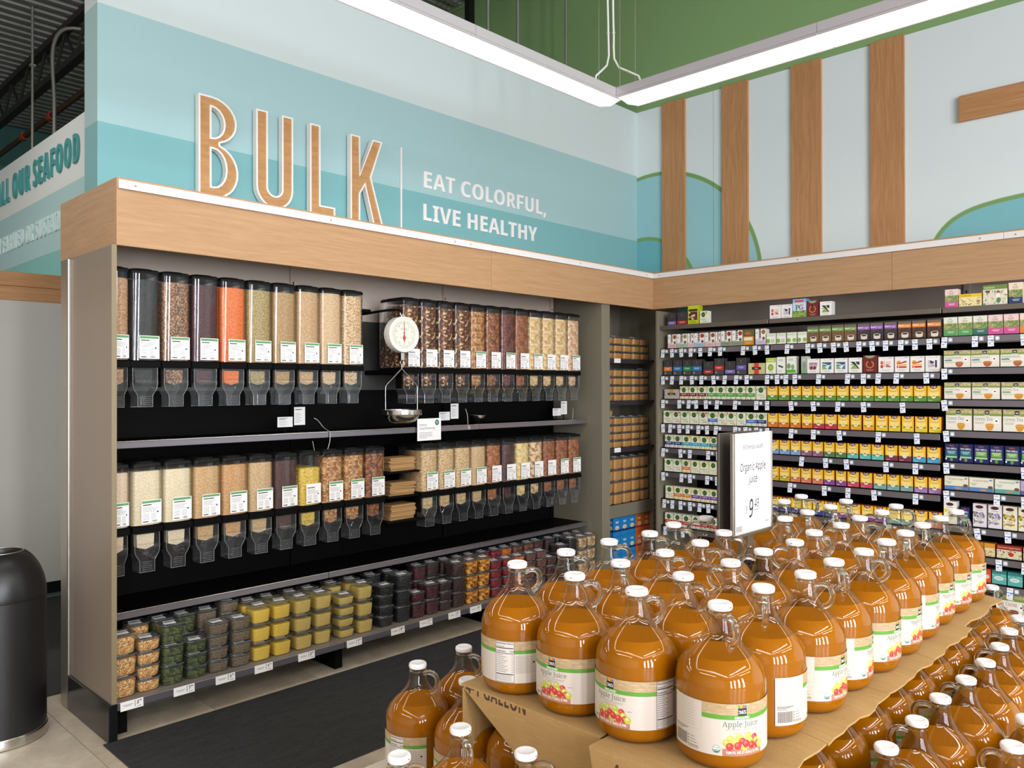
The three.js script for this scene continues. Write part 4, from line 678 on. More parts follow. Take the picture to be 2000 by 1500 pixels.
const TAGS={'1':[-3.79,-3.70,-3.61,-3.52,-3.43,-3.34,-3.25,-3.05,-2.95,-2.85,-2.69,-2.53,-2.44,-2.34,-2.25,-2.16,-2.07,-1.98,-1.88,-1.79,-1.70],
'2':[-3.79,-3.70,-3.61,-3.51,-3.42,-3.31,-3.21,-3.11,-3.02,-2.85,-2.77,-2.70,-2.63,-2.45,-2.24,-2.13,-2.03,-1.91,-1.72],
'3':[-3.79,-3.63,-3.54,-3.47,-3.38,-3.28,-3.12,-2.94,-2.85,-2.66,-2.49,-2.31,-2.13,-1.87],
'4':[-3.79,-3.72,-3.63,-3.55,-3.45,-3.37,-3.29,-3.12,-3.03,-2.94,-2.85,-2.66,-2.49,-2.30,-2.03,-1.78],
'5':[-3.79,-3.62,-3.53,-3.36,-3.27,-3.12,-2.98,-2.58,-2.40,-2.25,-1.98,-1.79],
'6':[-3.79,-3.61,-3.53,-3.37,-3.28,-3.13,-2.99,-2.67,-2.41,-2.24,-2.06,-1.79],
'7':[-3.78,-3.70,-3.62,-3.53,-3.44,-3.36,-3.23,-2.66,-2.34,-1.96],
'8':[-3.77,-3.60],
'31':[-1.61,-1.43,-1.34,-1.16],
'32':[-1.61],
'33':[-1.61],
'34':[-1.60],
'35':[-1.60,-1.16],
'36':[-1.60,-1.31,-1.16],
'37':[-1.42,-1.25],
'38':[-1.30,-1.16],
'39':[-1.24]};

const ROWY = { 0: 2.17, 1: 1.98, 2: 1.752, 3: 1.552, 4: 1.345, 5: 1.141, 6: 0.938, 7: 0.708, 8: 0.479 };
const ROWY3 = { 30: 2.17, 31: 1.986, 32: 1.779, 33: 1.572, 34: 1.369, 35: 1.159, 36: 0.976, 37: 0.749, 38: 0.567, 39: 0.399, '3a': 0.2 };
{
  // every carton front is printed into one sheet
  const CW = 128, CH = 160, cells = {}; let col = 0, line = 0;
  const sheet = document.createElement('canvas'); sheet.width = 2048; sheet.height = 1600; const c = sheet.getContext('2d');
  const D = {};
  const def = (k, wide, h, desc, side, draw) => {
    if (col + (wide ? 2 : 1) > 16) { col = 0; line++; }
    const w = wide ? 2 * CW : CW, x = col * CW, y = line * CH; col += wide ? 2 : 1;
    c.save(); c.beginPath(); c.rect(x, y, w, CH); c.clip(); c.translate(x, y); c.fillStyle = side; c.fillRect(0, 0, w, CH); draw(w, CH); c.fillStyle = side; c.fillRect(0, 0, 5, CH); c.restore();
    D[k] = { x, y, w, h, desc };
  };
  const box = (f, x, y, w, h) => { c.fillStyle = f; c.fillRect(x, y, w, h); };
  const disc = (f, x, y, rx, ry = rx) => { c.fillStyle = f; c.beginPath(); c.ellipse(x, y, rx, ry, 0, 0, 7); c.fill(); };
  const txt = (f, s, font, x, y, al = 'center') => { c.fillStyle = f; c.font = font; c.textAlign = al; c.fillText(s, x, y); };
  const lines = (f, x, y, n, w) => { c.fillStyle = f; for (let i = 0; i < n; i++) c.fillRect(x - (w - i * 14) / 2, y + i * 9, w - i * 14, 3); };
  const cup = (x, y, tea, s = 1) => { disc('#fbf3df', x, y, 24 * s, 9 * s); c.beginPath(); c.moveTo(x - 24 * s, y); c.quadraticCurveTo(x - 18 * s, y + 24 * s, x, y + 25 * s); c.quadraticCurveTo(x + 18 * s, y + 24 * s, x + 24 * s, y); c.fillStyle = '#f3e4c0'; c.fill(); disc(tea, x, y, 17 * s, 5.5 * s); };
  const foliage = (pal, x0, y0, w, h, n, s) => { for (let i = 0; i < n; i++) disc(pal[i % pal.length], x0 + hash2(i, s, 1) * w, y0 + hash2(i, s, 2) * h, 5 + hash2(i, s, 3) * 9, 4 + hash2(i, s, 4) * 6); };
  // herbal cartons: dark green seal, cream ground, coloured band
  const herbal = (k, band, tint, desc) => def(k, 0, 0.105, desc, '#e6e6cf', (W, H) => { foliage(tint, 0, -4, W, 62, 26, k.charCodeAt(1)); disc('#efeede', 64, 46, 40); disc('#2f5a24', 64, 46, 32); disc('#5d8a3a', 64, 46, 20, 12); disc('#2f5a24', 64, 46, 12, 7); if (band) { box(band, 0, 84, W, 42); lines('#f4f1e6', 64, 96, 2, 84); foliage([...tint, '#e9e4c4', '#f3efdb'], 20, 128, 90, 30, 12, 9); } else { lines('#8e8e78', 64, 98, 2, 92); foliage([...tint, '#efeedd'], 60, 128, 60, 26, 8, 5); box('#b9bba0', 44, 112, 40, 2); } });
  const G = ['#9fbf6a', '#c9d7a0', '#7da552'], YL = ['#efcf3a', '#e8b92c', '#c9d27a'];
  herbal('h1', '#7a2036', ['#d8c14a', '#b5572f', '#9fbf6a'], 'herbal tea carton with maroon band and green seal'); herbal('h2', '#4f9a3b', G, 'herbal tea carton with bright green band and seal'); herbal('h3', '#3b73c9', G, 'herbal tea carton with blue band'); herbal('h4', '#1f2f80', ['#b9b2c9', '#8d86ad', '#c9d7a0'], 'herbal tea carton with navy band');
  herbal('h5', '#1f9fc4', YL, 'herbal tea carton with cyan band'); herbal('h6', '#17797e', ['#e8b92c', '#b5572f'], 'herbal tea carton with teal band'); herbal('h7', '#dd7c2c', YL, 'herbal tea carton with orange band'); herbal('h8', '#6a3a98', YL, 'herbal tea carton with purple band'); herbal('h9', '#b9202c', ['#a9c07a', '#8d86ad', '#b34a63'], 'herbal tea carton with red band');
  herbal('hw', null, G, 'cream and green herbal tea carton with green seal'); herbal('hr', null, ['#c98a8a', '#b9c98a', '#c23b3b'], 'cream herbal tea carton with red flowers'); herbal('ho', null, ['#d98a4a', '#e8c98a'], 'cream herbal tea carton with orange corner'); herbal('hv', null, ['#a99ab9', '#c9d7a0'], 'cream herbal tea carton with lavender corner'); herbal('hy', null, YL, 'cream herbal tea carton with yellow top');
  // yellow cartons with a cup and a coloured foot
  const yogi = (k, foot, tea, word) => def(k, 0, 0.105, `yellow tea carton with a cup and ${word} foot`, '#a8531e', (W, H) => { box('#f3bd2b', 0, 0, W, H); disc('#f9dd7e', 64, 76, 46, 52); box(foot, 0, 104, W, 56); c.beginPath(); c.moveTo(0, 112); c.quadraticCurveTo(64, 88, 128, 112); c.lineTo(128, 160); c.lineTo(0, 160); c.fillStyle = foot; c.fill(); disc('#4a1620', 64, 0, 36, 30); txt('#fff', 'yogi', 'bold 22px serif', 64, 18); lines('#8a5a1e', 64, 48, 2, 80); disc('#3f6a34', 32, 112, 16, 5); disc('#3f6a34', 98, 112, 16, 5); cup(64, 102, tea); lines('#fff6e0', 34, 146, 1, 40); });
  for (const [k, f, t, w] of [['y1', '#5f9a3e', '#c9842e', 'grass green'], ['y2', '#df7a2a', '#d9a24a', 'orange'], ['y3', '#c3304e', '#c22f2a', 'crimson'], ['y4', '#eaa52c', '#d9b04a', 'amber'], ['y5', '#e8c92c', '#e0b44a', 'lemon'], ['y6', '#7fa6d4', '#e0c07a', 'sky blue'], ['y7', '#96608a', '#e2c87a', 'mauve'], ['y8', '#4f7f52', '#c25a34', 'forest green'], ['y9', '#5fc0b8', '#c24a3a', 'aqua'], ['ya', '#7a3350', '#e8e0b0', 'plum'], ['yb', '#4aa0cc', '#b8452e', 'azure'], ['yc', '#c9ae2c', '#b8452e', 'olive yellow'], ['yd', '#dd7a60', '#e0b45a', 'coral'], ['ye', '#8a4a9a', '#c23a2a', 'violet'], ['yf', '#d04a62', '#b82a2a', 'rose'], ['yg', '#7aa6a4', '#e6c55e', 'grey teal'], ['yh', '#a57ab8', '#c23a2e', 'lilac'], ['yi', '#3a4a8a', '#d98a3a', 'indigo']]) yogi(k, f, t, w);
  // dark photographic cartons with a cup
  const photo = (k, band, word, cols) => def(k, 0, 0.12, `dark carton with ${word} band and a photographed cup`, '#5d5146', (W, H) => { box('#6e6357', 0, 0, W, 26); box(band, 0, 24, W, 36); txt('#fff', 'Numi', 'bold 19px sans-serif', 34, 46); box('#e8e2d8', 66, 32, 3, 22); lines('#f4efe6', 96, 38, 2, 44); box(cols[0], 0, 60, W, 100); foliage(cols, 0, 64, W, 90, 26, k.charCodeAt(1)); disc('#efe8da', 70, 112, 34, 12); box('#e2d8c6', 38, 112, 64, 28); disc('#e2d8c6', 70, 140, 32, 10); disc('#3b1d12', 70, 112, 26, 8); });
  photo('n1', '#6f9a4a', 'green', ['#7a5c3e', '#5f4630', '#8d7350', '#6b5a40']); photo('n2', '#8f5ab0', 'purple', ['#3d3538', '#564a4a', '#2e282b']); photo('n3', '#e5842e', 'orange', ['#4a3228', '#6e4a34', '#3a2a24']);
  // white cartons with geometric prints
  const geo = (k, word, draw) => def(k, 0, 0.107, `white tea carton with ${word} print`, '#e2deda', (W, H) => { box('#f3efec', 0, 0, W, H); lines('#c3bfbc', 64, 16, 1, 60); box('#3a3a3c', 92, 10, 22, 4); c.save(); c.beginPath(); c.rect(22, 42, 84, 76); c.clip(); draw(); c.restore(); lines('#b5b0ac', 64, 130, 2, 70); });
  geo('g1', 'maroon leaf', () => { box('#f3efec', 22, 42, 84, 76); for (let i = 0; i < 6; i++) { c.fillStyle = '#6e2a3e'; c.beginPath(); c.moveTo(22 + i * 14, 118); c.lineTo(40 + i * 14, 42); c.lineTo(30 + i * 14, 42); c.fill(); } disc('#f3efec', 64, 110, 28, 30); foliage(['#6e2a3e'], 40, 88, 48, 30, 20, 4); });
  geo('g2', 'blue and green wave', () => { box('#2f5f7f', 22, 42, 84, 40); c.fillStyle = '#cfe0d8'; c.beginPath(); c.moveTo(22, 60); c.bezierCurveTo(50, 40, 70, 90, 106, 62); c.lineTo(106, 74); c.bezierCurveTo(70, 100, 50, 54, 22, 74); c.fill(); c.fillStyle = '#7fb86a'; c.beginPath(); c.moveTo(22, 80); c.bezierCurveTo(50, 70, 60, 110, 70, 118); c.lineTo(22, 118); c.fill(); c.fillStyle = '#3f77a6'; c.beginPath(); c.moveTo(106, 70); c.bezierCurveTo(70, 100, 80, 110, 74, 118); c.lineTo(106, 118); c.fill(); });
  geo('g4', 'green diagonal', () => { c.fillStyle = '#2f3f34'; c.beginPath(); c.moveTo(22, 42); c.lineTo(60, 42); c.lineTo(106, 118); c.lineTo(96, 118); c.fill(); c.fillStyle = '#93b04a'; c.beginPath(); c.moveTo(22, 118); c.lineTo(44, 82); c.lineTo(70, 82); c.lineTo(92, 118); c.fill(); c.fillStyle = '#2f3f34'; c.beginPath(); c.arc(106, 42, 34, 1.57, 3.14); c.lineTo(106, 42); c.fill(); c.fillStyle = '#5f8a4a'; c.fillRect(24, 70, 22, 8); });
  geo('g5', 'red block', () => { box('#d8583a', 24, 44, 20, 34); box('#b9302a', 24, 84, 20, 30); box('#e2b07a', 50, 44, 8, 60); box('#c9483a', 66, 92, 38, 14); box('#e8d0c4', 66, 46, 40, 34); box('#7a2430', 66, 80, 24, 8); });
  geo('g6', 'orange landscape', () => { disc('#e8a23a', 40, 58, 18); c.fillStyle = '#c93a2a'; c.beginPath(); c.moveTo(22, 62); c.bezierCurveTo(60, 76, 80, 40, 106, 46); c.lineTo(106, 62); c.bezierCurveTo(80, 60, 60, 84, 22, 74); c.fill(); box('#e8b84a', 22, 80, 84, 12); box('#d86a3a', 22, 94, 14, 24); box('#c93a2a', 40, 98, 66, 18); });
  geo('g7', 'navy and red star', () => { for (let i = 0; i < 4; i++) for (let j = 0; j < 5; j++) disc('#2c2f5a', 30 + i * 7, 50 + j * 15, 3); box('#2c2f6a', 88, 44, 16, 72); c.fillStyle = '#33415a'; c.beginPath(); c.arc(62, 60, 18, 0, 4); c.fill(); for (let i = 0; i < 8; i++) { c.save(); c.translate(68, 96); c.rotate(i * 0.785); box('#b92a3a', -2, 4, 4, 14); c.restore(); } });
  def('pot', 0, 0.12, 'dark red tea carton with a round teapot print', '#5d1f1c', (W, H) => { box('#6f2422', 0, 0, W, H); disc('#93a07a', 64, 0, 42, 26); c.lineWidth = 9; c.strokeStyle = '#d8823a'; c.beginPath(); c.arc(64, 84, 30, -1.2, 4.3); c.stroke(); box('#2a1414', 60, 40, 8, 26); lines('#d8a08a', 64, 130, 2, 64); });
  // charcoal tea tins
  const tin = (k, h, band, word, low) => def(k, 0, h, `charcoal tea ${low ? 'tin' : 'carton'} with ${word} band`, '#39383a', (W, H) => { box('#3a393b', 0, 0, W, H); disc('#8a8680', 64, 30, 5, 8); lines('#6d6a68', 64, 52, 1, 50); const y = low ? 104 : 72; box(band, 0, y, W, 44); lines('#f2ece6', 64, y + 14, 2, 70); if (!low) { box('#4a494b', 0, y + 50, W, 40); disc('#a89a86', 30, y + 66, 10); } });
  tin('t1', 0.127, '#e07a2a', 'orange'); tin('t2', 0.127, '#2478bd', 'blue'); tin('t3', 0.127, '#1f8a50', 'green'); tin('t4', 0.13, '#b9302c', 'red'); tin('t5', 0.13, '#6a5aa8', 'purple'); tin('tn1', 0.105, '#7a6cb4', 'purple', 1); tin('tn2', 0.108, '#a82a28', 'red', 1);
  // white cartons with a black strip, round picture and pastel foot
  const strip = (k, foot, pic, word, h = 0.116) => def(k, 0, h, `white carton with black strip and ${word} foot`, '#e0dcd8', (W, H) => { box('#f2efec', 0, 0, W, H); box('#1c1c1e', 50, 0, 22, 96); txt('#fff', '\u2022', '20px sans-serif', 61, 24); for (let i = 0; i < 4; i++) disc('#e8e6e2', 61, 18 + i * 22, 6, 7); disc(pic, 102, 32, 24); disc('#00000033', 102, 32, 15); disc('#9fb39a', 22, 40, 9); box(foot, 0, 112, W, 48); c.strokeStyle = '#4a3a34'; c.lineWidth = 3; c.beginPath(); c.moveTo(0, 118); c.bezierCurveTo(30, 90, 50, 120, 62, 96); c.stroke(); disc('#7a5a3a', 104, 96, 16); lines('#6b6a68', 70, 132, 1, 70); });
  strip('w1', '#dfb9bb', '#b8652e', 'pink'); strip('w2', '#a9bfa4', '#a9ad6e', 'sage'); strip('w3', '#e0bcc0', '#d8c0a0', 'rose pink'); strip('w4', '#a8c0da', '#c9403a', 'pale blue'); strip('w5', '#86967f', '#b5452e', 'grey green', 0.12); strip('w6', '#c9bede', '#b8862e', 'lilac', 0.122);
  def('hon', 0, 0.122, 'brown carton with honey label', '#5d4a30', (W, H) => { box('#5f6a3a', 0, 0, W, 70); foliage(['#7a4a2e', '#8d5a34', '#4f5a30'], 0, 0, W, 70, 18, 3); disc('#b86a3a', 60, 40, 34, 16); box('#c98a2c', 0, 70, W, 90); box('#f3e8cc', 16, 78, 96, 34); lines('#f6e2a4', 64, 130, 2, 70); });
  const matcha = (k, h, word, draw) => def(k, 0, h, word, '#dfe3d2', (W, H) => { box('#eef0e4', 0, 0, W, H); draw(W, H); });
  matcha('m1', 0.083, 'small white carton with one green disc', (W) => { box('#dfe3d0', 0, 0, W, 50); lines('#7d8a6a', 64, 26, 1, 70); disc('#8fae4a', 26, 112, 28, 32); for (let i = 0; i < 4; i++) disc('#7a6a5a', 78 + (i % 2) * 24, 100 + (i >> 1) * 26, 7, 9); });
  matcha('m2', 0.083, 'small white carton with two green discs', (W) => { box('#dfe3d0', 0, 0, W, 50); lines('#7d8a6a', 64, 26, 1, 70); disc('#8fae4a', 26, 112, 26, 30); disc('#9ab84e', 102, 112, 26, 30); });
  matcha('m3', 0.122, 'white carton with lime top and green disc', (W) => { box('#b9cc4a', 0, 0, W, 44); txt('#fff', 'Matcha', '20px serif', 64, 30); disc('#8aa82e', 64, 96, 34); disc('#a9c24a', 64, 96, 22); lines('#9a9a8a', 64, 140, 1, 60); });
  matcha('r1', 0.127, 'white carton with navy leaf shapes', (W) => { txt('#8a8a86', 'rishi', '30px serif', 64, 40); for (let i = 0; i < 5; i++) disc('#2c3f4a', 40 + i * 12, 84 + (i * 31) % 28, 14, 8); lines('#4a4a48', 50, 132, 1, 50); });
  matcha('r2', 0.13, 'white carton with bright green foot', (W) => { txt('#7a8a76', 'rishi', '30px serif', 64, 40); disc('#7a9a6a', 34, 90, 26); disc('#8aaa72', 88, 98, 24); box('#5cb030', 0, 122, W, 30); });
  matcha('r3', 0.127, 'grey green carton half hidden behind others', (W, H) => { box('#a9b3a6', 0, 0, W, H); txt('#e2e6de', 'rishi', '30px serif', 64, 40); disc('#8c978a', 70, 90, 40); box('#7fae76', 0, 122, W, 38); });
  def('tan', 1, 0.085, 'low tan tea carton with red centre strip', '#b8b07e', (W, H) => { box('#c9c38c', 0, 0, W, H); foliage(['#b5ad74', '#d6d09c', '#9aa36a'], 0, 0, W, H, 40, 6); box('#d8402e', 92, 0, 72, H); box('#3a2a22', 60, 56, 136, 40); txt('#efe2c4', 'TEA', 'bold 26px serif', 128, 86); });
  def('tan2', 1, 0.08, 'low grey tea carton with gold centre strip', '#9a948c', (W, H) => { box('#b5aea4', 0, 0, W, H); foliage(['#a39c94', '#c6bfae', '#8d8a94'], 0, 0, W, H, 40, 7); box('#b8963a', 96, 0, 64, 60); box('#3a342e', 62, 60, 132, 36); txt('#e8dcc4', 'TEA', 'bold 24px serif', 128, 88); });
  def('lime', 0, 0.155, 'tall lime green pouch pack with chocolate picture', '#a8b81c', (W, H) => { box('#bccb22', 0, 0, W, H); box('#3a1c14', 14, 30, 100, 18); box('#4a2a1c', 16, 52, 96, 70); foliage(['#6e4530', '#d8c4a0', '#8a2a24', '#e8dcc4'], 18, 56, 88, 60, 18, 8); lines('#5f6a14', 64, 132, 2, 70); });
  def('pg', 0, 0.14, 'blue and green tea carton with big letters', '#6f94c4', (W, H) => { box('#8fb2dc', 0, 0, W, 30); box('#d04a58', 26, 10, 76, 18); box('#c6dcec', 0, 30, W, 70); txt('#2c6a34', 'P', 'bold 58px serif', 46, 92); txt('#c23a3a', 'G', 'bold 58px serif', 82, 92); box('#8fae4a', 0, 104, W, 56); foliage(['#7a9a3a', '#a9c05a', '#5f8230'], 0, 104, W, 56, 30, 2); });
  // third bay
  const orga = (k, foot, word, head, h = 0.123) => def(k, 0, h, `tea carton with ${word} foot, arch header`, head, (W, H) => { box(head, 0, 0, W, 52); c.strokeStyle = '#5a5a4a'; c.lineWidth = 3; c.beginPath(); c.arc(64, 26, 12, 3.14, 6.28); c.stroke(); lines('#7a7a6a', 64, 32, 2, 56); box('#8a9a5a', 0, 52, W, 60); foliage(['#6f8a4a', '#a3ad6a', '#b5b58a', '#5f7a3e'], 0, 52, W, 58, 34, 3); disc('#b98a6a', 28, 88, 10, 12); c.fillStyle = foot; c.beginPath(); c.moveTo(0, 112); c.quadraticCurveTo(26, 92, 56, 112); c.lineTo(W, 108); c.lineTo(W, H); c.lineTo(0, H); c.fill(); lines('#f6efe8', 70, 122, 2, 64); });
  orga('o1', '#5aa05c', 'green', '#e6e6d4'); orga('o2', '#d8559a', 'pink', '#efd0cc'); orga('o3', '#2f6f62', 'dark teal', '#e6e6d4'); orga('o4', '#22386a', 'navy', '#efd9c4', 0.135); orga('o5', '#e8863a', 'orange', '#efd9c4');
  def('yel', 1, 0.085, 'low yellow variety tea carton', '#c9a92c', (W, H) => { box('#efdca0', 0, 0, W, H); box('#e8c22c', 0, 0, W, 40); txt('#6a5a1c', 'Traditional', 'bold 20px serif', 80, 28); foliage(['#e8d9b4', '#a9ad6a', '#8a6a4a', '#efe6cc', '#c9b48a'], 0, 50, W, 104, 60, 4); });
  def('mix', 1, 0.13, 'wide variety tea carton with green top', '#9aa06a', (W, H) => { box('#dcd9c0', 0, 0, W, H); box('#6a8a3a', 0, 0, W, 34); txt('#e8eccc', 'Traditional', '20px serif', 70, 26); box('#5a2a24', 30, 42, 76, 16); foliage(['#e8e0cc', '#c9b98a', '#b8906a', '#d8cfae', '#7f9a86', '#efe8d8'], 0, 50, W, 106, 60, 5); disc('#b83a3a', 160, 60, 16); disc('#f3efe6', 160, 82, 20); disc('#4f8a6a', 166, 120, 22); });
  const wide365 = (k, h, title, desc, tea, big) => def(k, 1, h, desc, '#d9d3bd', (W, H) => { box('#ece7da', 0, 0, W, H); box('#b5a877', 0, 0, W, 34); foliage(['#c4b888', '#a8995f', '#cbbf94'], 0, 0, W, 32, 40, 3); box('#7d9c45', 0, 34, W, 16); box('#2e2c26', 108, 10, 40, 30); txt('#f3efe6', '365', 'bold 16px sans-serif', 128, 32); txt('#f3efe6', 'ORGANIC', 'bold 11px sans-serif', 128, 48); txt(k === 'p4' ? '#a8504a' : '#6f8578', title, (big ? '34' : '28') + 'px serif', 14, big ? 84 : 78, 'left'); if (!big) box(tea === '#b8653a' ? '#4f8a86' : '#6a9a5a', 14, 86, 70, 12); lines('#9a9488', 60, big ? 96 : 106, 2, 90); disc('#f8f5ee', 212, 86, 20); disc('#5a1c14', 212, 86, 9, 6); c.fillStyle = tea; c.beginPath(); c.moveTo(112, 112); c.quadraticCurveTo(120, 156, 150, 157); c.quadraticCurveTo(186, 156, 192, 112); c.fill(); disc('#e2c9a4', 152, 112, 40, 9); disc(tea, 152, 113, 34, 6); });
  wide365('p1', 0.11, 'Peppermint', 'wide peppermint tea carton with green stripe', '#b8653a'); wide365('p2', 0.107, 'Green Tea', 'wide low green tea carton with green bar', '#d8922c'); wide365('p3', 0.138, 'Green Tea', 'wide tall green tea carton with large title', '#d8982c', 1); wide365('p4', 0.15, 'Hot Cocoa', 'large hot cocoa carton with green stripe', '#7a3a2c', 1);
  const well = (k, mid, word) => def(k, 0, 0.117, `navy tea carton with ${word} panel`, '#1b2250', (W, H) => { box('#1d2560', 0, 0, W, H); disc('#8a4a3a', 64, 18, 26, 8); txt('#f2f2f2', 'TEA WELL', 'bold 21px sans-serif', 64, 50); box(mid, 18, 58, 92, 44); lines('#eef2ee', 64, 66, 3, 76); box('#a9cfa4', 14, 108, 100, 16); disc('#6a9a3a', 64, 140, 14); disc('#eef0f2', 16, 134, 8); });
  well('q1', '#1f7a80', 'teal'); well('q2', '#7aa84a', 'lime striped'); well('q3', '#4ab04a', 'bright green');
  const sleepy = (k, foot, word, ground) => def(k, 1, 0.087, `low wide bedtime tea carton with ${word} foot`, ground, (W, H) => { box(ground, 0, 0, W, H); txt('#5a544a', 'SLEEPYTIME', '26px serif', 128, 42); box(foot, 0, 112, W, 48); lines('#8a8a80', 52, 62, 4, 76); box('#7a8ac0', 214, 12, 30, 18); disc('#7a4a34', 226, 104, 26, 18); disc('#b89070', 150, 138, 40, 14); });
  sleepy('s1', '#5a86b8', 'blue', '#e6e3cc'); sleepy('s2', '#5fa69e', 'teal', '#e4e6d4'); sleepy('s3', '#6a5a9a', 'violet', '#b9aed0');
  const flower = (k, pal, word, ground) => def(k, 0, 0.148, `tall cream tea carton with ${word} flowers`, ground, (W, H) => { box(ground, 0, 0, W, H); disc('#4a1f22', 64, 22, 36, 11); lines('#9a8f86', 64, 42, 1, 60); foliage(pal, 14, 62, 92, 70, 60, 2); box('#eceadf', 26, 96, 76, 22); lines('#6a7a4a', 64, 102, 2, 60); });
  flower('f1', ['#9a84b4', '#b8a6c9', '#7a8a5a', '#6a5a84'], 'lavender', '#e6e0e2'); flower('f2', ['#d8a83a', '#b8802c', '#7a7a3a', '#e8c86a'], 'golden', '#ebe4cc'); flower('f3', ['#e8d83a', '#d9cf4a', '#f3efdc'], 'lemon yellow', '#f0eee4');
  def('c1', 1, 0.082, 'low wide carton with red top and apples', '#8a2a20', (W, H) => { box('#d8d2b4', 0, 0, W, H); box('#9a2f24', 0, 0, W, 56); txt('#f3e2c4', 'Cinnamon Apple Spice', '21px serif', 128, 34); foliage(['#b83a2a', '#7aa04a', '#e8e0cc', '#8a5a34', '#d8c99a'], 0, 60, W, 96, 44, 6); disc('#c23024', 150, 106, 26); });
  def('c2', 1, 0.082, 'low wide carton with orange top', '#c98a2c', (W, H) => { box('#e0d2a4', 0, 0, W, H); box('#d9962e', 0, 0, W, 56); foliage(['#c9a24a', '#7a9a4a', '#e8dcb4', '#b86a3a'], 0, 58, W, 98, 44, 8); });
  def('e1', 0, 0.085, 'low teal tea carton', '#3f8f8c', (W, H) => { box('#5fb0aa', 0, 0, W, H); box('#2f8580', 0, 0, W, 40); foliage(['#7fc0b4', '#4f9f9a', '#9fd0c0'], 0, 40, W, 60, 20, 3); disc('#d6ece6', 64, 90, 40, 24); lines('#2f6f70', 64, 84, 2, 56); });
  def('e2', 0, 0.085, 'low red tea carton beside teal ones', '#b8382c', (W, H) => { box('#d8503c', 0, 0, W, H); disc('#efd0b4', 64, 90, 36, 24); });
  const map = new THREE.CanvasTexture(sheet); map.colorSpace = THREE.SRGBColorSpace; map.magFilter = THREE.LinearFilter;
  const print = std(0xffffff, 0.42, { map });
  const kit = new Map();
  const cartonGeo = (d, w, h, dep) => {
    const k = d.x + '_' + d.y + '_' + w; if (kit.has(k)) return kit.get(k);
    const g = new THREE.BoxGeometry(w, h, dep), p = g.attributes.position, n = g.attributes.normal, uv = g.attributes.uv;
    const front = (x, y) => [(d.x + 6 + (x / w + 0.5) * (d.w - 7)) / 2048, 1 - (d.y + 1 + (0.5 - y / h) * (CH - 2)) / 1600];
    for (let i = 0; i < p.count; i++) { if (n.getZ(i) > 0.5) uv.setXY(i, ...front(p.getX(i), p.getY(i))); else uv.setXY(i, (d.x + 2) / 2048, 1 - (d.y + 80) / 1600); }
    // tucked flap edge along the top
    const f = new THREE.BoxGeometry(w * 0.985, 0.0012, dep * 0.5); f.translate(0, h / 2 + 0.0003, dep * 0.2); const fu = f.attributes.uv; for (let i = 0; i < fu.count; i++) fu.setXY(i, (d.x + 2) / 2048, 1 - (d.y + 80) / 1600);
    const m = merge([g, f]); m.translate(0, h / 2, 0); kit.set(k, m); return m;
  };
  const ord = ['top', 'second', 'third', 'fourth', 'fifth', 'sixth', 'seventh', 'eighth', 'ninth', 'tenth', 'lowest'];
  const X = 5.772;
  for (const [row, text] of Object.entries(TEA)) {
    const third = row in ROWY3, y = third ? ROWY3[row] : ROWY[row], idx = third ? Object.keys(ROWY3).sort((a, b) => ROWY3[b] - ROWY3[a]).indexOf(row) : +row;
    text.split(' ').forEach((item, q) => {
      const [k, zc, w] = item.split(','), d = D[k], ww = Math.round((+w) / 4) * 4 / 1000 - 0.004, dep = 0.066;
      single('tea_carton', `${d.desc}, ${ORD[q]} ${third ? 'in the end bay' : 'from the corner'}, ${ord[idx]} shelf`, 'carton', cartonGeo(d, ww, d.h, dep), print, [X + dep / 2 + 0.004 + rr(0, 0.004), y + 0.0005, +zc / 1000], -Math.PI / 2 + rr(-0.015, 0.015), `${d.desc}s on the ${ord[idx]} ${third ? 'open end' : 'corner side'} shelf`);
    });
  }
  // carcass and shelves
  const u = thing('shelving_unit', 'long black tea shelving unit under the oak fascia', 'shelving');
  part(u, 'end_panel', rbx(5.722, 6.36, 0, 2.3, -3.834, -3.812, 0.002), M.olive, null, null, 'olive end panel');
  part(u, 'back_panel', bx(6.345, 6.36, 0.05, 1.96, -3.81, 0.9), M.black, null, null, 'black lower back panel'); part(u, 'back_panel', bx(6.345, 6.36, 1.96, 2.6, -3.81, 0.9), M.greige, null, null, 'greige upper back panel');
  for (const z of [-2.83, -1.615]) { const p = part(u, 'slotted_upright', bx(6.33, 6.346, 1.96, 2.5, z - 0.018, z + 0.018), M.greige); part(u, 'slotted_upright', bx(6.332, 6.346, 0.05, 1.96, z - 0.018, z + 0.018), M.black); for (let k = 0; k < 5; k++) part(p, 'slot', bx(6.3285, 6.3305, 2.2 + k * 0.03, 2.218 + k * 0.03, z - 0.004, z + 0.004), M.black); }
  part(u, 'base', bx(5.8, 6.34, 0, 0.1, -3.81, 0.9), M.black);
  const tagM = std(0xffffff, 0.5, { map: canvasTex(64, 112, (q, W, H) => { q.fillStyle = '#f2f2f4'; q.fillRect(0, 0, W, H); q.fillStyle = '#6a6a70'; q.fillRect(8, 8, 26, 3); q.fillRect(8, 18, 44, 4); q.fillStyle = '#5a86c8'; q.fillRect(0, 44, W, 8); q.beginPath(); q.arc(46, 50, 12, 0, 3.2); q.fill(); q.fillStyle = '#8aa8dc'; q.fillRect(10, 68, 20, 18); q.fillRect(36, 72, 16, 5); q.fillStyle = '#9a7a80'; q.fillRect(8, 96, 46, 3); }) });
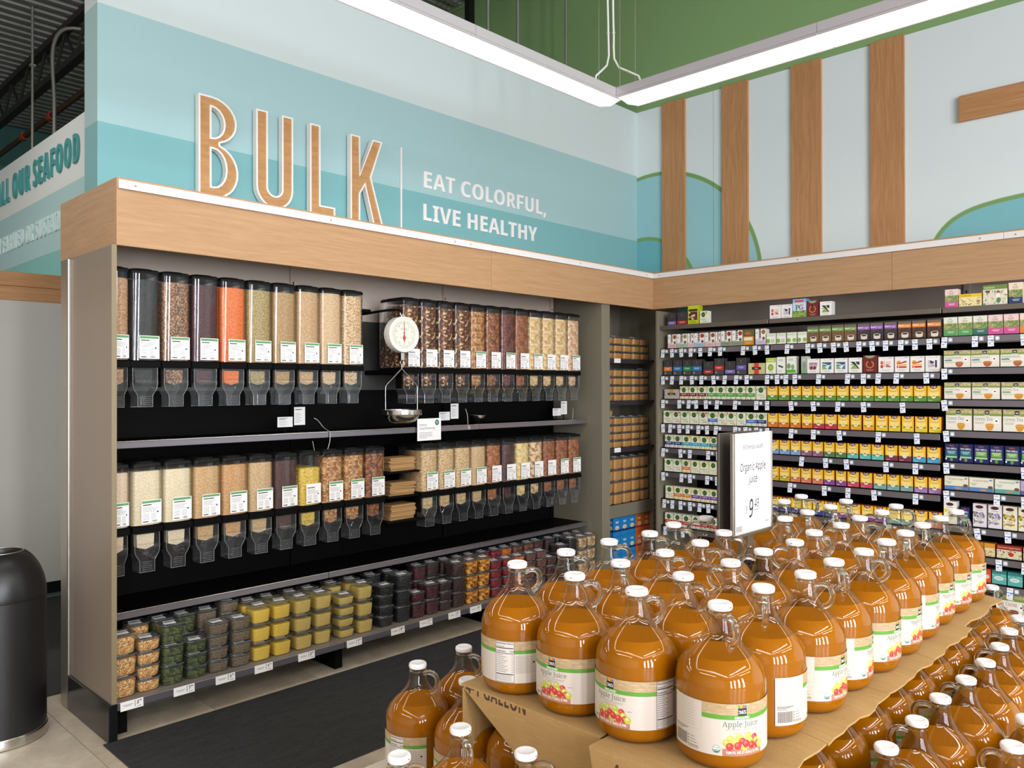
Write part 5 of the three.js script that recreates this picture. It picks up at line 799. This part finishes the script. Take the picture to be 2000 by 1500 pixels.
  const roundM = std(0xffffff, 0.5, { map: canvasTex(32, 32, (q) => { q.fillStyle = '#c9cdd2'; q.fillRect(0, 0, 32, 32); q.fillStyle = '#8ea0b0'; q.fillRect(2, 2, 28, 28); q.fillStyle = '#f4f4f5'; q.beginPath(); q.arc(16, 16, 12, 0, 7); q.fill(); q.fillStyle = '#9ab0c8'; q.fillRect(10, 15, 12, 2); }) });
  const tagG = new THREE.BoxGeometry(0.034, 0.07, 0.0008), rndG = new THREE.BoxGeometry(0.026, 0.028, 0.0008);
  const shelf = (row, y, z0, z1, label) => {
    const t = thing('shelf', label, 'shelf');
    part(t, 'deck', bx(X - 0.01, 6.34, y - 0.014, y, z0, z1), M.black);
    if (row === '0' || row === '30') { part(t, 'front_rail', rbx(X - 0.02, X - 0.01, y - 0.032, y + 0.004, z0 + 0.001, z1 - 0.001, 0.004), std(0x6f675e, 0.35, { metalness: 0.4 }), null, null, 'bronze grey front edge'); return; }
    part(t, 'front_rail', merge([rbx(X - 0.018, X - 0.01, y - 0.046, y - 0.006, z0 + 0.012, z1 - 0.012, 0.003), bx(X - 0.021, X - 0.016, y - 0.046, y - 0.042, z0 + 0.012, z1 - 0.012), bx(X - 0.021, X - 0.016, y - 0.01, y - 0.006, z0 + 0.012, z1 - 0.012)]), M.rail, null, null, 'grey metal price rail');
    (TAGS[row] || []).forEach((z, i) => {
      if (z < z0 - 0.02 || z > z1 - 0.01) return;
      part(t, 'price_tag', tagG, tagM, [X - 0.026, y - 0.043, z + 0.012], [0, -Math.PI / 2, 0], 'white and blue price tag').rotation.set(-0.12, -Math.PI / 2, rr(-0.05, 0.16), 'YXZ');
      if ((i * 7 + row.charCodeAt(0)) % 5 !== 2) part(t, 'round_tag', rndG, roundM, [X - 0.024, y - 0.026, z + 0.048], [0, -Math.PI / 2, 0], 'small round shelf tag');
    });
  };
  const side = ['beside the corner bay', 'in the middle tea bay', 'in the open end tea bay'];
  for (const r of Object.keys(ROWY)) { shelf(r, ROWY[r], -3.805, -2.832, `black ${ord[+r]} tea shelf ${side[0]}`); shelf(r, ROWY[r], -2.828, -1.617, `black ${ord[+r]} tea shelf ${side[1]}`); }
  const k3 = Object.keys(ROWY3).sort((a, b) => ROWY3[b] - ROWY3[a]); k3.forEach((r, i) => shelf(r, ROWY3[r], -1.613, -0.38, `black ${ord[i]} tea shelf ${side[2]}`));
}

// ---------------------------------------------------------------- apple juice display
{
  const BASE = 0.738, TIER = 1.0225;
  // jug parts, shared by every jug; the print on the label faces local +z
  const prof = new THREE.SplineCurve([[0.0185, 0.252], [0.0187, 0.242], [0.0202, 0.231], [0.0228, 0.219], [0.0282, 0.2065], [0.037, 0.195], [0.0482, 0.1838], [0.06, 0.172], [0.0693, 0.1595], [0.0746, 0.147], [0.0764, 0.134]].map(p => V2(...p))).getPoints(26);
  const foot = new THREE.SplineCurve([[0.0764, 0.03], [0.0752, 0.018], [0.0706, 0.0075], [0.062, 0.0008], [0.055, 0.0]].map(p => V2(...p))).getPoints(10);
  const outer = [...foot.slice().reverse(), ...prof.slice().reverse()];
  const glassG = new THREE.LatheGeometry([V2(0, 0.004), V2(0.045, 0.003), ...outer], 40);
  const FILL = 0.177, ins = outer.map(p => V2(Math.max(0.001, p.x - 0.0014), p.y + (p.y < 0.01 ? 0.0012 : 0))).filter(p => p.y < FILL);
  const rTop = (() => { for (let i = outer.length - 1; i > 0; i--) if (outer[i].y >= FILL && outer[i - 1].y < FILL) { const t = (FILL - outer[i - 1].y) / (outer[i].y - outer[i - 1].y); return outer[i - 1].x + t * (outer[i].x - outer[i - 1].x) - 0.0014; } return 0.04; })();
  const juiceG = new THREE.LatheGeometry([V2(0, 0.005), V2(0.045, 0.0045), ...ins, V2(rTop, FILL), V2(rTop - 0.0005, FILL + 0.0002), V2(0, FILL)], 40);
  const capG = new THREE.LatheGeometry([V2(0, 0.2605), V2(0.0125, 0.2605), V2(0.0138, 0.262), V2(0.0178, 0.2622), V2(0.02, 0.2608), V2(0.0212, 0.258), V2(0.0212, 0.2535), V2(0.0202, 0.2505), V2(0.0188, 0.25), V2(0.0186, 0.2515)], 32);
  const markG = new THREE.BoxGeometry(0.004, 0.0016, 0.0006).translate(0, 0.2565, 0.0213);
  const liftG = new THREE.LatheGeometry([V2(0.0188, 0.2425), V2(0.0203, 0.2435), V2(0.0203, 0.2455), V2(0.0188, 0.2465)], 28);
  const handleG = tube([[0, 0.2385, 0.017], [0, 0.2425, 0.031], [0, 0.239, 0.045], [0, 0.226, 0.0525], [0, 0.2105, 0.05], [0, 0.2, 0.0415], [0, 0.1965, 0.0345]], 0.0058, 28, 10);
  const A0 = -97, A1 = 135, RL = 0.0771;
  const labelG = new THREE.CylinderGeometry(RL, RL, 0.085, 48, 1, true, (A0) * Math.PI / 180, (A1 - A0) * Math.PI / 180); labelG.translate(0, 0.0725, 0);
  const label = canvasTex(1392, 384, (c, W, H) => {
    const X = d => (d - A0) * 6; c.fillStyle = '#d2c6ba'; c.fillRect(0, 0, W, H);
    c.fillStyle = '#b89c78'; c.fillRect(X(-50), 0, W, 82); for (let i = 0; i < 260; i++) { c.fillStyle = ['#b89a72', '#d4bc98', '#a98c66', '#bfa57e'][i % 4]; c.fillRect(X(-50) + hash2(i, 1, 5) * 1110, hash2(i, 2, 5) * 80, 20 + hash2(i, 3, 5) * 60, 2 + hash2(i, 4, 5) * 3); }
    c.strokeStyle = '#8f9a62'; c.lineWidth = 3; for (let i = 0; i < 16; i++) { const x = X(-46 + i * 11), y = 26 + (i * 17) % 34; c.beginPath(); c.moveTo(x, y); c.lineTo(x + 26, y - 8); c.moveTo(x + 10, y - 4); c.lineTo(x + 18, y + 8); c.stroke(); }
    c.fillStyle = '#5d9a35'; c.fillRect(X(-50), 82, W, 34);
    // front
    c.fillStyle = '#1b1718'; c.fillRect(X(0) - 34, 22, 68, 66); ['#5d9a35', '#e9a32e', '#e06a2c', '#4a78b8'].forEach((f, i) => { c.fillStyle = f; c.fillRect(X(0) - 34 + i * 17, 10, 17, 22); });
    c.textAlign = 'center'; c.fillStyle = '#fff'; c.font = 'bold 36px serif'; c.fillText('365', X(0), 74); c.font = 'bold 25px serif'; c.fillText('ORGANIC', X(0), 111);
    c.fillStyle = '#3e5c44'; c.font = '54px serif'; c.fillText('Apple Juice', X(0) - 4, 168); c.fillStyle = '#9a7a70'; c.font = 'italic 19px serif'; c.fillText('NOT FROM CONCENTRATE', X(0) - 4, 198); c.fillText('PASTEURIZED', X(0) - 4, 220);
    c.strokeStyle = '#b8a8a0'; c.lineWidth = 2; c.beginPath(); c.arc(X(28), 246, 34, 0, 7); c.stroke(); c.fillStyle = '#a08f88'; c.font = 'bold 17px sans-serif'; c.fillText('100%', X(28), 250);
    c.fillStyle = '#b07a62'; c.fillRect(X(-25), 330, 54 * 6, 54); c.fillStyle = '#f6eee2'; c.font = 'bold 25px sans-serif'; c.fillText('128 FL OZ (1 GAL) 3.78L', X(2), 366);
    const ap = [[-15, 262, 1], [-4, 250, 1], [8, 244, 1], [17, 262, 0], [-20, 292, 1], [-10, 284, 1], [0, 282, 0], [10, 280, 1], [20, 290, 1], [-16, 318, 0], [-6, 312, 0], [3, 322, 1], [13, 314, 0], [22, 316, 0], [26, 318, 1], [5, 300, 0]];
    for (const [d, y, g] of ap) { c.fillStyle = g ? '#b9bd4e' : '#c23a36'; c.beginPath(); c.arc(X(d) * 1.0, y - 4, 29, 0, 7); c.fill(); c.fillStyle = g ? '#d8d884' : '#e0706a'; c.beginPath(); c.arc(X(d) - 6, y - 13, 11, 0, 7); c.fill(); }
    c.fillStyle = '#f4f0ea'; c.beginPath(); c.arc(X(-32), 338, 27, 0, 7); c.fill(); c.strokeStyle = '#4a6a5c'; c.lineWidth = 3; c.stroke(); c.fillStyle = '#3f7a6a'; c.beginPath(); c.arc(X(-32), 338, 25, 0.1, 3.04); c.fill(); c.fillStyle = '#4a6a5c'; c.font = 'bold 15px sans-serif'; c.fillText('USDA', X(-32), 332); c.fillStyle = '#f4f0ea'; c.font = 'bold 9px sans-serif'; c.fillText('ORGANIC', X(-32), 350);
    // story panel
    c.strokeStyle = '#bdb29c'; c.lineWidth = 3; c.strokeRect(8, 8, X(-51) - 8, 214); c.fillStyle = '#a8a296'; for (let i = 0; i < 9; i++) c.fillRect(20, 26 + i * 21, 200 + (i * 53) % 52, 3);
    c.fillStyle = '#4a4640'; c.fillRect(14, 232, 150, 5); c.fillRect(14, 242, 120, 4); c.fillRect(14, 254, 90, 4); c.fillStyle = '#2e2c2a'; let bxp = 20; for (let i = 0; i < 30; i++) { const w = 1 + (i * 7 % 4); c.fillRect(bxp, 274, w, 88); bxp += w + 1 + (i * 5 % 3); }
    c.fillStyle = '#6a645c'; for (let i = 0; i < 4; i++) { c.beginPath(); c.arc(166, 284 + i * 22, 6, 0, 7); c.fill(); c.fillRect(180, 282 + i * 22, 40 + i * 10, 4); } for (let i = 0; i < 4; i++) c.fillRect(166, 366 - i * 5, 90, 2);
    // facts panel
    c.fillStyle = '#dcd4ca'; c.fillRect(X(65), 6, 30 * 6, 372); c.strokeStyle = '#222'; c.lineWidth = 3; c.strokeRect(X(65), 6, 30 * 6, 372); c.fillStyle = '#1c1a2a'; c.textAlign = 'left'; c.font = 'bold 25px sans-serif'; c.fillText('Nutrition Facts', X(65) + 5, 32, 168); c.fillRect(X(65) + 5, 62, 168, 8); c.font = 'bold 15px sans-serif'; c.fillText('Serving size', X(65) + 5, 56); c.font = 'bold 24px sans-serif'; c.fillText('Calories', X(65) + 5, 104); c.fillText('110', X(88), 104); c.fillRect(X(65) + 5, 112, 168, 5); c.fillStyle = '#6a6870'; for (let i = 0; i < 10; i++) { c.fillRect(X(65) + 6, 128 + i * 17, 70 + (i * 31) % 50, 4); c.fillRect(X(65) + 156, 128 + i * 17, 16, 4); } c.fillStyle = '#1c1a2a'; c.fillRect(X(65) + 5, 302, 168, 8); c.fillStyle = '#8a8890'; for (let i = 0; i < 4; i++) c.fillRect(X(65) + 6, 320 + i * 13, 150, 4);
    c.fillStyle = '#8a847c'; for (let i = 0; i < 15; i++) c.fillRect(X(97), 134 + i * 11, 120 + (i * 47) % 90, 3); c.fillStyle = '#3a3632'; c.beginPath(); c.arc(X(126), 196, 10, 0, 7); c.fill();
  });
  const labelM = std(0xffffff, 0.45, { map: label, side: THREE.DoubleSide });
  const juiceM = phys({ color: new THREE.Color().setRGB(0.4, 0.13, 0.002), roughness: 0.6, specularIntensity: 0.0 });
  const capM = std(0xf4f2f2, 0.3), redM = std(0xb0202a, 0.5);
  const proto = new THREE.Group();
  part(proto, 'glass', glassG, M.glass, null, null, 'clear glass body'); part(proto, 'juice', juiceG, juiceM, null, null, 'cloudy orange juice'); const cp = part(proto, 'cap', capG, capM, null, null, 'white screw cap'); part(cp, 'cap_mark', markG, redM);
  part(proto, 'neck_ring', liftG, M.glassSolid); part(proto, 'paper_label', labelG, labelM, null, null, 'cream wrap label with green stripe'); part(proto, 'handle', handleG, M.glassSolid, null, null, 'glass ring handle');
  const jug = (x, y, z, face, hand, lab, grp) => { // face and handle are turns in degrees from the direction of the aisle corner
    const t = proto.clone(); t.name = numbered('juice_jug'); t.position.set(x, y, z); const to = Math.atan2(-x, -z) * 180 / Math.PI;
    t.rotation.y = (to + face) * Math.PI / 180; t.children.forEach(m => { if (m.name === 'handle') m.rotation.y = (hand - face) * Math.PI / 180; if (m.name === 'cap') m.rotation.y = rr(-0.6, 0.9); });
    tag(t, lab, 'jug', grp); scene.add(t);
  };
  const up = [[1.242, -0.701, 27, 30], [1.403, -0.702, 112, 4], [1.565, -0.692, 62, 75], [1.717, -0.696, 80, 30], [1.871, -0.69, 62, 75], [2.026, -0.693, 66, -10], [2.182, -0.7, 85, 2], [2.339, -0.706, 62, 175], [2.494, -0.705, 64, -130], [2.652, -0.706, 66, 40],
    [1.222, -0.862, -38, 110], [1.382, -0.862, 20, 62], [1.556, -0.853, 40, -120], [1.712, -0.856, 80, -85], [1.868, -0.852, 10, -80], [2.025, -0.872, 70, 120], [2.182, -0.864, 30, -120], [2.338, -0.873, 80, 90], [2.492, -0.866, -20, -110], [2.646, -0.876, 60, 100],
    [1.232, -1.019, -35, 100], [1.39, -1.022, 30, 8], [1.546, -1.012, -60, 110], [1.702, -1.014, 70, 85], [1.862, -1.04, 40, 100], [2.182, -1.024, 70, 10], [2.339, -1.028, 20, 0], [2.494, -1.022, 70, 20], [2.65, -1.034, 40, 10],
    [1.23, -1.176, -100, 112], [1.396, -1.18, 40, 105], [1.562, -1.183, 60, 110], [1.72, -1.172, 0, 112], [1.876, -1.2, 70, 100], [2.032, -1.19, 30, -110], [2.19, -1.184, 10, 60], [2.346, -1.18, 60, 80], [2.502, -1.178, 30, -100], [2.66, -1.19, 80, 100]];
  up.forEach(([x, z, f, h]) => {
    const row = Math.round((-z - 0.7) / 0.159), n = Math.round((x - 1.24) / 0.157);
    jug(x, TIER, z, f, h, `glass apple juice jug, upper tier, ${ORD[row]} row from the flaps, ${ORD[n]} from the front`, 'apple juice jugs on the upper tier');
  });
  const low = [[1.36, -0.535, 60, -60], [1.527, -0.524, 70, 60], [1.69, -0.522, 60, -70], [1.848, -0.524, 60, -80], [2.005, -0.515, 60, -75], [2.162, -0.513, 60, -80], [2.32, -0.519, 60, -75], [2.483, -0.533, 60, -80], [2.64, -0.542, 60, 60], [2.8, -0.545, 60, 80], [1.535, -0.365, 60, -60], [1.694, -0.358, 60, -80], [1.85, -0.366, 60, 70], [2.008, -0.36, 60, 70], [2.83, -0.705, 60, 60], [2.985, -0.69, 60, 150]];
  low.forEach(([x, z, f, h], i) => jug(x, BASE, z, f, h, i < 10 ? `glass apple juice jug, lower level, ${ORD[i]} along the row outside the flaps` : i < 14 ? `glass apple juice jug, lower level, ${ORD[i - 10]} in the outermost row` : `glass apple juice jug, lower level, ${ORD[i - 14]} beyond the last case`, 'lower juice jugs outside the flap edge'));
  [[1.21, -1.486, -120, 60], [1.367, -1.495, 20, 55], [1.221, -1.322, -110, 5], [1.385, -1.335, 0, 60], [1.04, -1.147, 60, 20], [0.885, -1.14, 60, 70], [1.052, -0.985, 40, 80], [1.055, -0.825, 40, 60], [1.53, -1.49, 20, 90]].forEach(([x, z, f, h], i) => jug(x, BASE, z, f, h, `glass apple juice jug on the lower level, ` + ['facing the bulk bins beside the cut case', 'second facing the bulk bins', 'tight against the cut case corner', 'behind the cut case corner', 'before the cut case end', 'outermost before the cut case', 'before the joint of the cases', 'before the corner case', 'third facing the bulk bins'][i], 'lower juice jugs before the case ends'));
  [1.242, 1.4, 1.557, 1.713, 1.87, 2.027, 2.183, 2.34, 2.496, 2.653].forEach((x, i) => jug(x, BASE + 0.0035, -0.7, 60 + rr(-20, 20), rr(-90, 90), `glass apple juice jug inside the cases under the flaps, ${ORD[i]} from the corner`, 'juice jugs inside the cases'));
  [[1.242, -0.862], [1.242, -1.02], [1.242, -1.176]].forEach(([x, z], i) => jug(x, BASE + 0.0035, z, -40, rr(-90, 90), `glass apple juice jug inside the cut case ends, ${ORD[i]} in from the corner`, 'juice jugs inside the cut case ends'));
  // cases: five along x, two across; the flaps carry the upper tier
  const card = M.cardboard;
  const sheet = (x0, x1, z0, z1, droop) => { // top flap with a slightly sagging, torn outer edge
    const g = new THREE.BoxGeometry(x1 - x0, 0.004, z1 - z0, 10, 1, 8), p = g.attributes.position;
    for (let i = 0; i < p.count; i++) { const x = p.getX(i), z = p.getZ(i), t = (z / (z1 - z0) + 0.5); if (droop && t > 0.86) { p.setY(i, p.getY(i) - (t - 0.86) * 0.05 * (0.6 + 0.4 * Math.sin(x * 31 + x0 * 9))); p.setZ(i, z + 0.008 * (hash2(Math.round(x * 90), Math.round(x0 * 50), 3) - 0.5)); } }
    g.computeVertexNormals(); g.translate((x0 + x1) / 2, TIER - 0.0025, (z0 + z1) / 2); return metreUV(g, 4);
  };
  const printM = (txt, x, y, s) => std(0xffffff, 0.85, { map: canvasTex(512, 512, (c, W, H) => { c.fillStyle = '#b18c56'; c.fillRect(0, 0, W, H); for (let i = 0; i < 500; i++) { c.fillStyle = i % 2 ? '#ab8651' : '#b8935d'; c.fillRect(hash2(i, 1, 8) * W, hash2(i, 2, 8) * H, 40, 2); } c.save(); c.translate(x, y); c.scale(0.72, 1); c.fillStyle = '#4a3524'; c.font = 'bold ' + s + 'px sans-serif'; c.fillText(txt, 0, 0); c.restore(); }) });
  const panel = (pts, x, z0, mat) => { // cut end panel in the plane x, outline in (z, y)
    const g = new THREE.ExtrudeGeometry(new THREE.Shape(pts.map(([z, y]) => V2(z - z0, y - BASE))), { depth: 0.004, bevelEnabled: false }), uv = g.attributes.uv, p = g.attributes.position;
    for (let i = 0; i < p.count; i++) uv.setXY(i, p.getX(i) / 0.36, p.getY(i) / 0.36); g.rotateY(-Math.PI / 2); g.translate(x, BASE, z0); return [g, mat];
  };
  const bxs = [1.152, 1.422, 1.731, 2.03, 2.35, 2.742];
  for (let i = 0; i < 5; i++) for (let k = 0; k < 2; k++) {
    const front = i === 0, x0 = front ? (k ? 1.152 : 1.108) : bxs[i] + 0.001, x1 = bxs[i + 1] - 0.001, z0 = k ? -1.268 : -0.884, z1 = k ? -0.892 : -0.587 - (i === 4 ? 0.02 : 0);
    const lab = front ? (k ? 'brown cardboard case with a diagonally cut end beside the loose jugs' : 'brown cardboard case printed 4-1 GALLON at the display corner') : (k ? `brown cardboard case facing the bulk bins, ${ORD[i]} from the cut end` : `brown cardboard case with a sagging flap, ${ORD[i]} from the printed corner`);
    const t = thing('cardboard_case', lab, 'case', [0, 0, 0], 0, front ? undefined : (k ? 'cases facing the bulk bins' : 'cases with sagging flaps'));
    part(t, 'top_flap', sheet(x0, x1, z0, z1, !k), card); part(t, 'bottom', bx(x0, x1, BASE, BASE + 0.003, z0 + (k ? 0.012 : 0.01), z1 - (k ? 0.0 : 0.01)), card);
    part(t, 'inner_wall', metreUV(bx(x0 + (k ? 0.0 : 0.0), x1, BASE + 0.004, TIER - 0.006, k ? z0 + 0.004 : -0.7825, k ? z0 + 0.008 : -0.7785), 4), card);
    if (front) {
      const [g, m] = k ? panel([[-1.268, 1.018], [-0.893, 1.018], [-0.893, 0.742], [-0.99, 0.742], [-1.12, 0.93]], x0 + 0.004, -1.268, printM('4-1 GALLON', 20, 130, 62)) : panel([[-0.884, 1.018], [-0.588, 1.018], [-0.6, 0.742], [-0.79, 0.742], [-0.86, 0.9]], x0 + 0.004, -0.884, printM('4-1 GALLON', 70, 175, 66));
      part(t, 'cut_end_panel', g, m, null, null, 'printed end panel with a slanting cut');
    }
  }
  // base under the display
  const b = thing('display_base', 'low display table carrying the juice cases', 'table');
  part(b, 'top', rbx(0.72, 3.1, BASE - 0.03, BASE - 0.0005, -1.6, -0.2, 0.003), std(0xd8cfc0, 0.6)); part(b, 'skirt', bx(0.8, 3.02, 0.12, BASE - 0.03, -1.52, -0.28), M.cardboard); for (const x of [0.9, 2.92]) for (const z of [-1.44, -0.36]) part(b, 'leg', bx(x - 0.05, x + 0.05, 0, 0.12, z - 0.05, z + 0.05), std(0x8a6f4c, 0.8));
  // price sign on its post
  const signMap = canvasTex(768, 960, (c, W, H) => {
    c.fillStyle = '#f0ebea'; c.fillRect(0, 0, W, H); c.fillStyle = '#241c22'; c.textAlign = 'center';
    const hand = (s, size, x, y, sx, col = '#241c22') => { c.lineWidth = size / 40; c.strokeStyle = col; c.save(); c.translate(x, y); c.transform(sx, 0, -0.1, 1, 0, 0); c.fillStyle = col; c.font = size + 'px sans-serif'; c.fillText(s, 0, 0); c.strokeText(s, 0, 0); c.restore(); };
    hand('365 Everyday Value\u00ae', 62, 384, 150, 0.72); hand('Organic Apple', 104, 384, 360, 0.82); hand('Juice', 104, 384, 480, 0.82); hand('128 fl oz', 22, 384, 590, 1, '#6a6468');
    c.font = 'bold 190px sans-serif'; hand('9', 240, 335, 815, 0.72); hand('49', 120, 460, 730, 0.72); hand('$', 70, 245, 750, 0.7); c.fillRect(410, 752, 110, 5); c.fillStyle = '#8a8488'; c.font = '20px sans-serif'; c.fillText('each', 480, 785);
    c.fillStyle = '#4a4448'; for (let i = 0; i < 26; i++) c.fillRect(26 + i * 5, 880, 1 + (i * 3) % 4, 56); c.fillStyle = '#a09a9e'; c.fillRect(580, 866, 140, 3); c.fillStyle = '#3a3438'; c.fillRect(650, 884, 72, 6);
  });
  const sg = thing('price_sign', 'white organic apple juice price sign on a steel post among the jugs', 'sign', [2.055, 0, -1.075], 0.0);
  const sy = EYE - 0.27, w = 0.115, h = 0.142;
  part(sg, 'front_frame', merge([rbx(-w, -w + 0.012, sy - h, sy + h, 0.01, 0.02, 0.002), rbx(w - 0.006, w, sy - h, sy + h, 0.01, 0.02, 0.002), rbx(-w, w, sy - h, sy - h + 0.01, 0.01, 0.02, 0.002)]), M.brushed, null, null, 'silver frame');
  part(sg, 'card', rbx(-w + 0.004, w - 0.003, sy - h + 0.006, sy + h - 0.001, 0.0115, 0.0165, 0.001), M.paper);
  part(sg, 'print', new THREE.PlaneGeometry(2 * w - 0.02, 2 * h - 0.012).translate(0.002, sy + 0.003, 0.01675), std(0xffffff, 0.55, { map: signMap }), null, null, 'printed price');
  part(sg, 'back_frame', rbx(-w, w, sy - h, sy + h, -0.03, -0.022, 0.002), std(0x5d5850, 0.35, { metalness: 0.6 }), null, null, 'dark back board');
  part(sg, 'clamp', bx(-0.016, 0.016, sy - h - 0.07, sy + h * 0.4, -0.0215, 0.0095), M.brushed); part(sg, 'screw', new THREE.SphereGeometry(0.005, 8, 6), M.steel, [-0.004, sy - h - 0.035, 0.0105]);
  part(sg, 'post', bx(-0.0125, 0.0125, BASE + 0.28, sy - h - 0.068, -0.0185, 0.0065), M.railDark); for (let k = 0; k < 2; k++) part(sg, 'peg_hole', new THREE.CylinderGeometry(0.004, 0.004, 0.001, 10).rotateX(Math.PI / 2), M.black, [-0.003, sy - h - 0.082 - k * 0.035, 0.007]);
}
// ---------------------------------------------------------------- trash can
{
  const t = thing('trash_can', 'black domed trash can with chrome base ring beside the shelving', 'trash can', [1.025, 0, -4.375]), R = 0.192;
  part(t, 'body', new THREE.LatheGeometry([V2(R - 0.004, 0.05), V2(R, 0.055), V2(R, 0.662), V2(R - 0.003, 0.664)], 56), std(0x141415, 0.42));
  const dome = []; for (let i = 0; i <= 14; i++) { const a = i / 14 * 1.12; dome.push(V2(0.028 + (R - 0.028) * Math.cos(a), 0.668 + 0.235 * Math.sin(a))); }
  part(t, 'dome', new THREE.LatheGeometry([V2(R - 0.003, 0.664), V2(R, 0.667), ...dome.slice(1), V2(dome[14].x - 0.006, dome[14].y + 0.001), V2(dome[14].x - 0.012, dome[14].y - 0.03), V2(dome[14].x - 0.012, 0.5)], 56), std(0x161617, 0.36));
  part(t, 'rim', new THREE.TorusGeometry(dome[14].x - 0.004, 0.004, 8, 48).rotateX(Math.PI / 2).translate(0, dome[14].y, 0), M.brushed, null, null, 'metal rim of the opening');
  part(t, 'base_ring', new THREE.LatheGeometry([V2(0, 0.002), V2(R + 0.004, 0.0), V2(R + 0.006, 0.006), V2(R + 0.006, 0.046), V2(R, 0.052), V2(R - 0.01, 0.052)], 56), M.steel, null, null, 'chrome base ring');
  part(t, 'liner', new THREE.CylinderGeometry(R - 0.02, R - 0.02, 0.5, 32).translate(0, 0.3, 0), M.black);
}
scene.traverse(o => { if (o.isMesh) { o.castShadow = true; o.receiveShadow = true; } });
renderer.render(scene, camera);
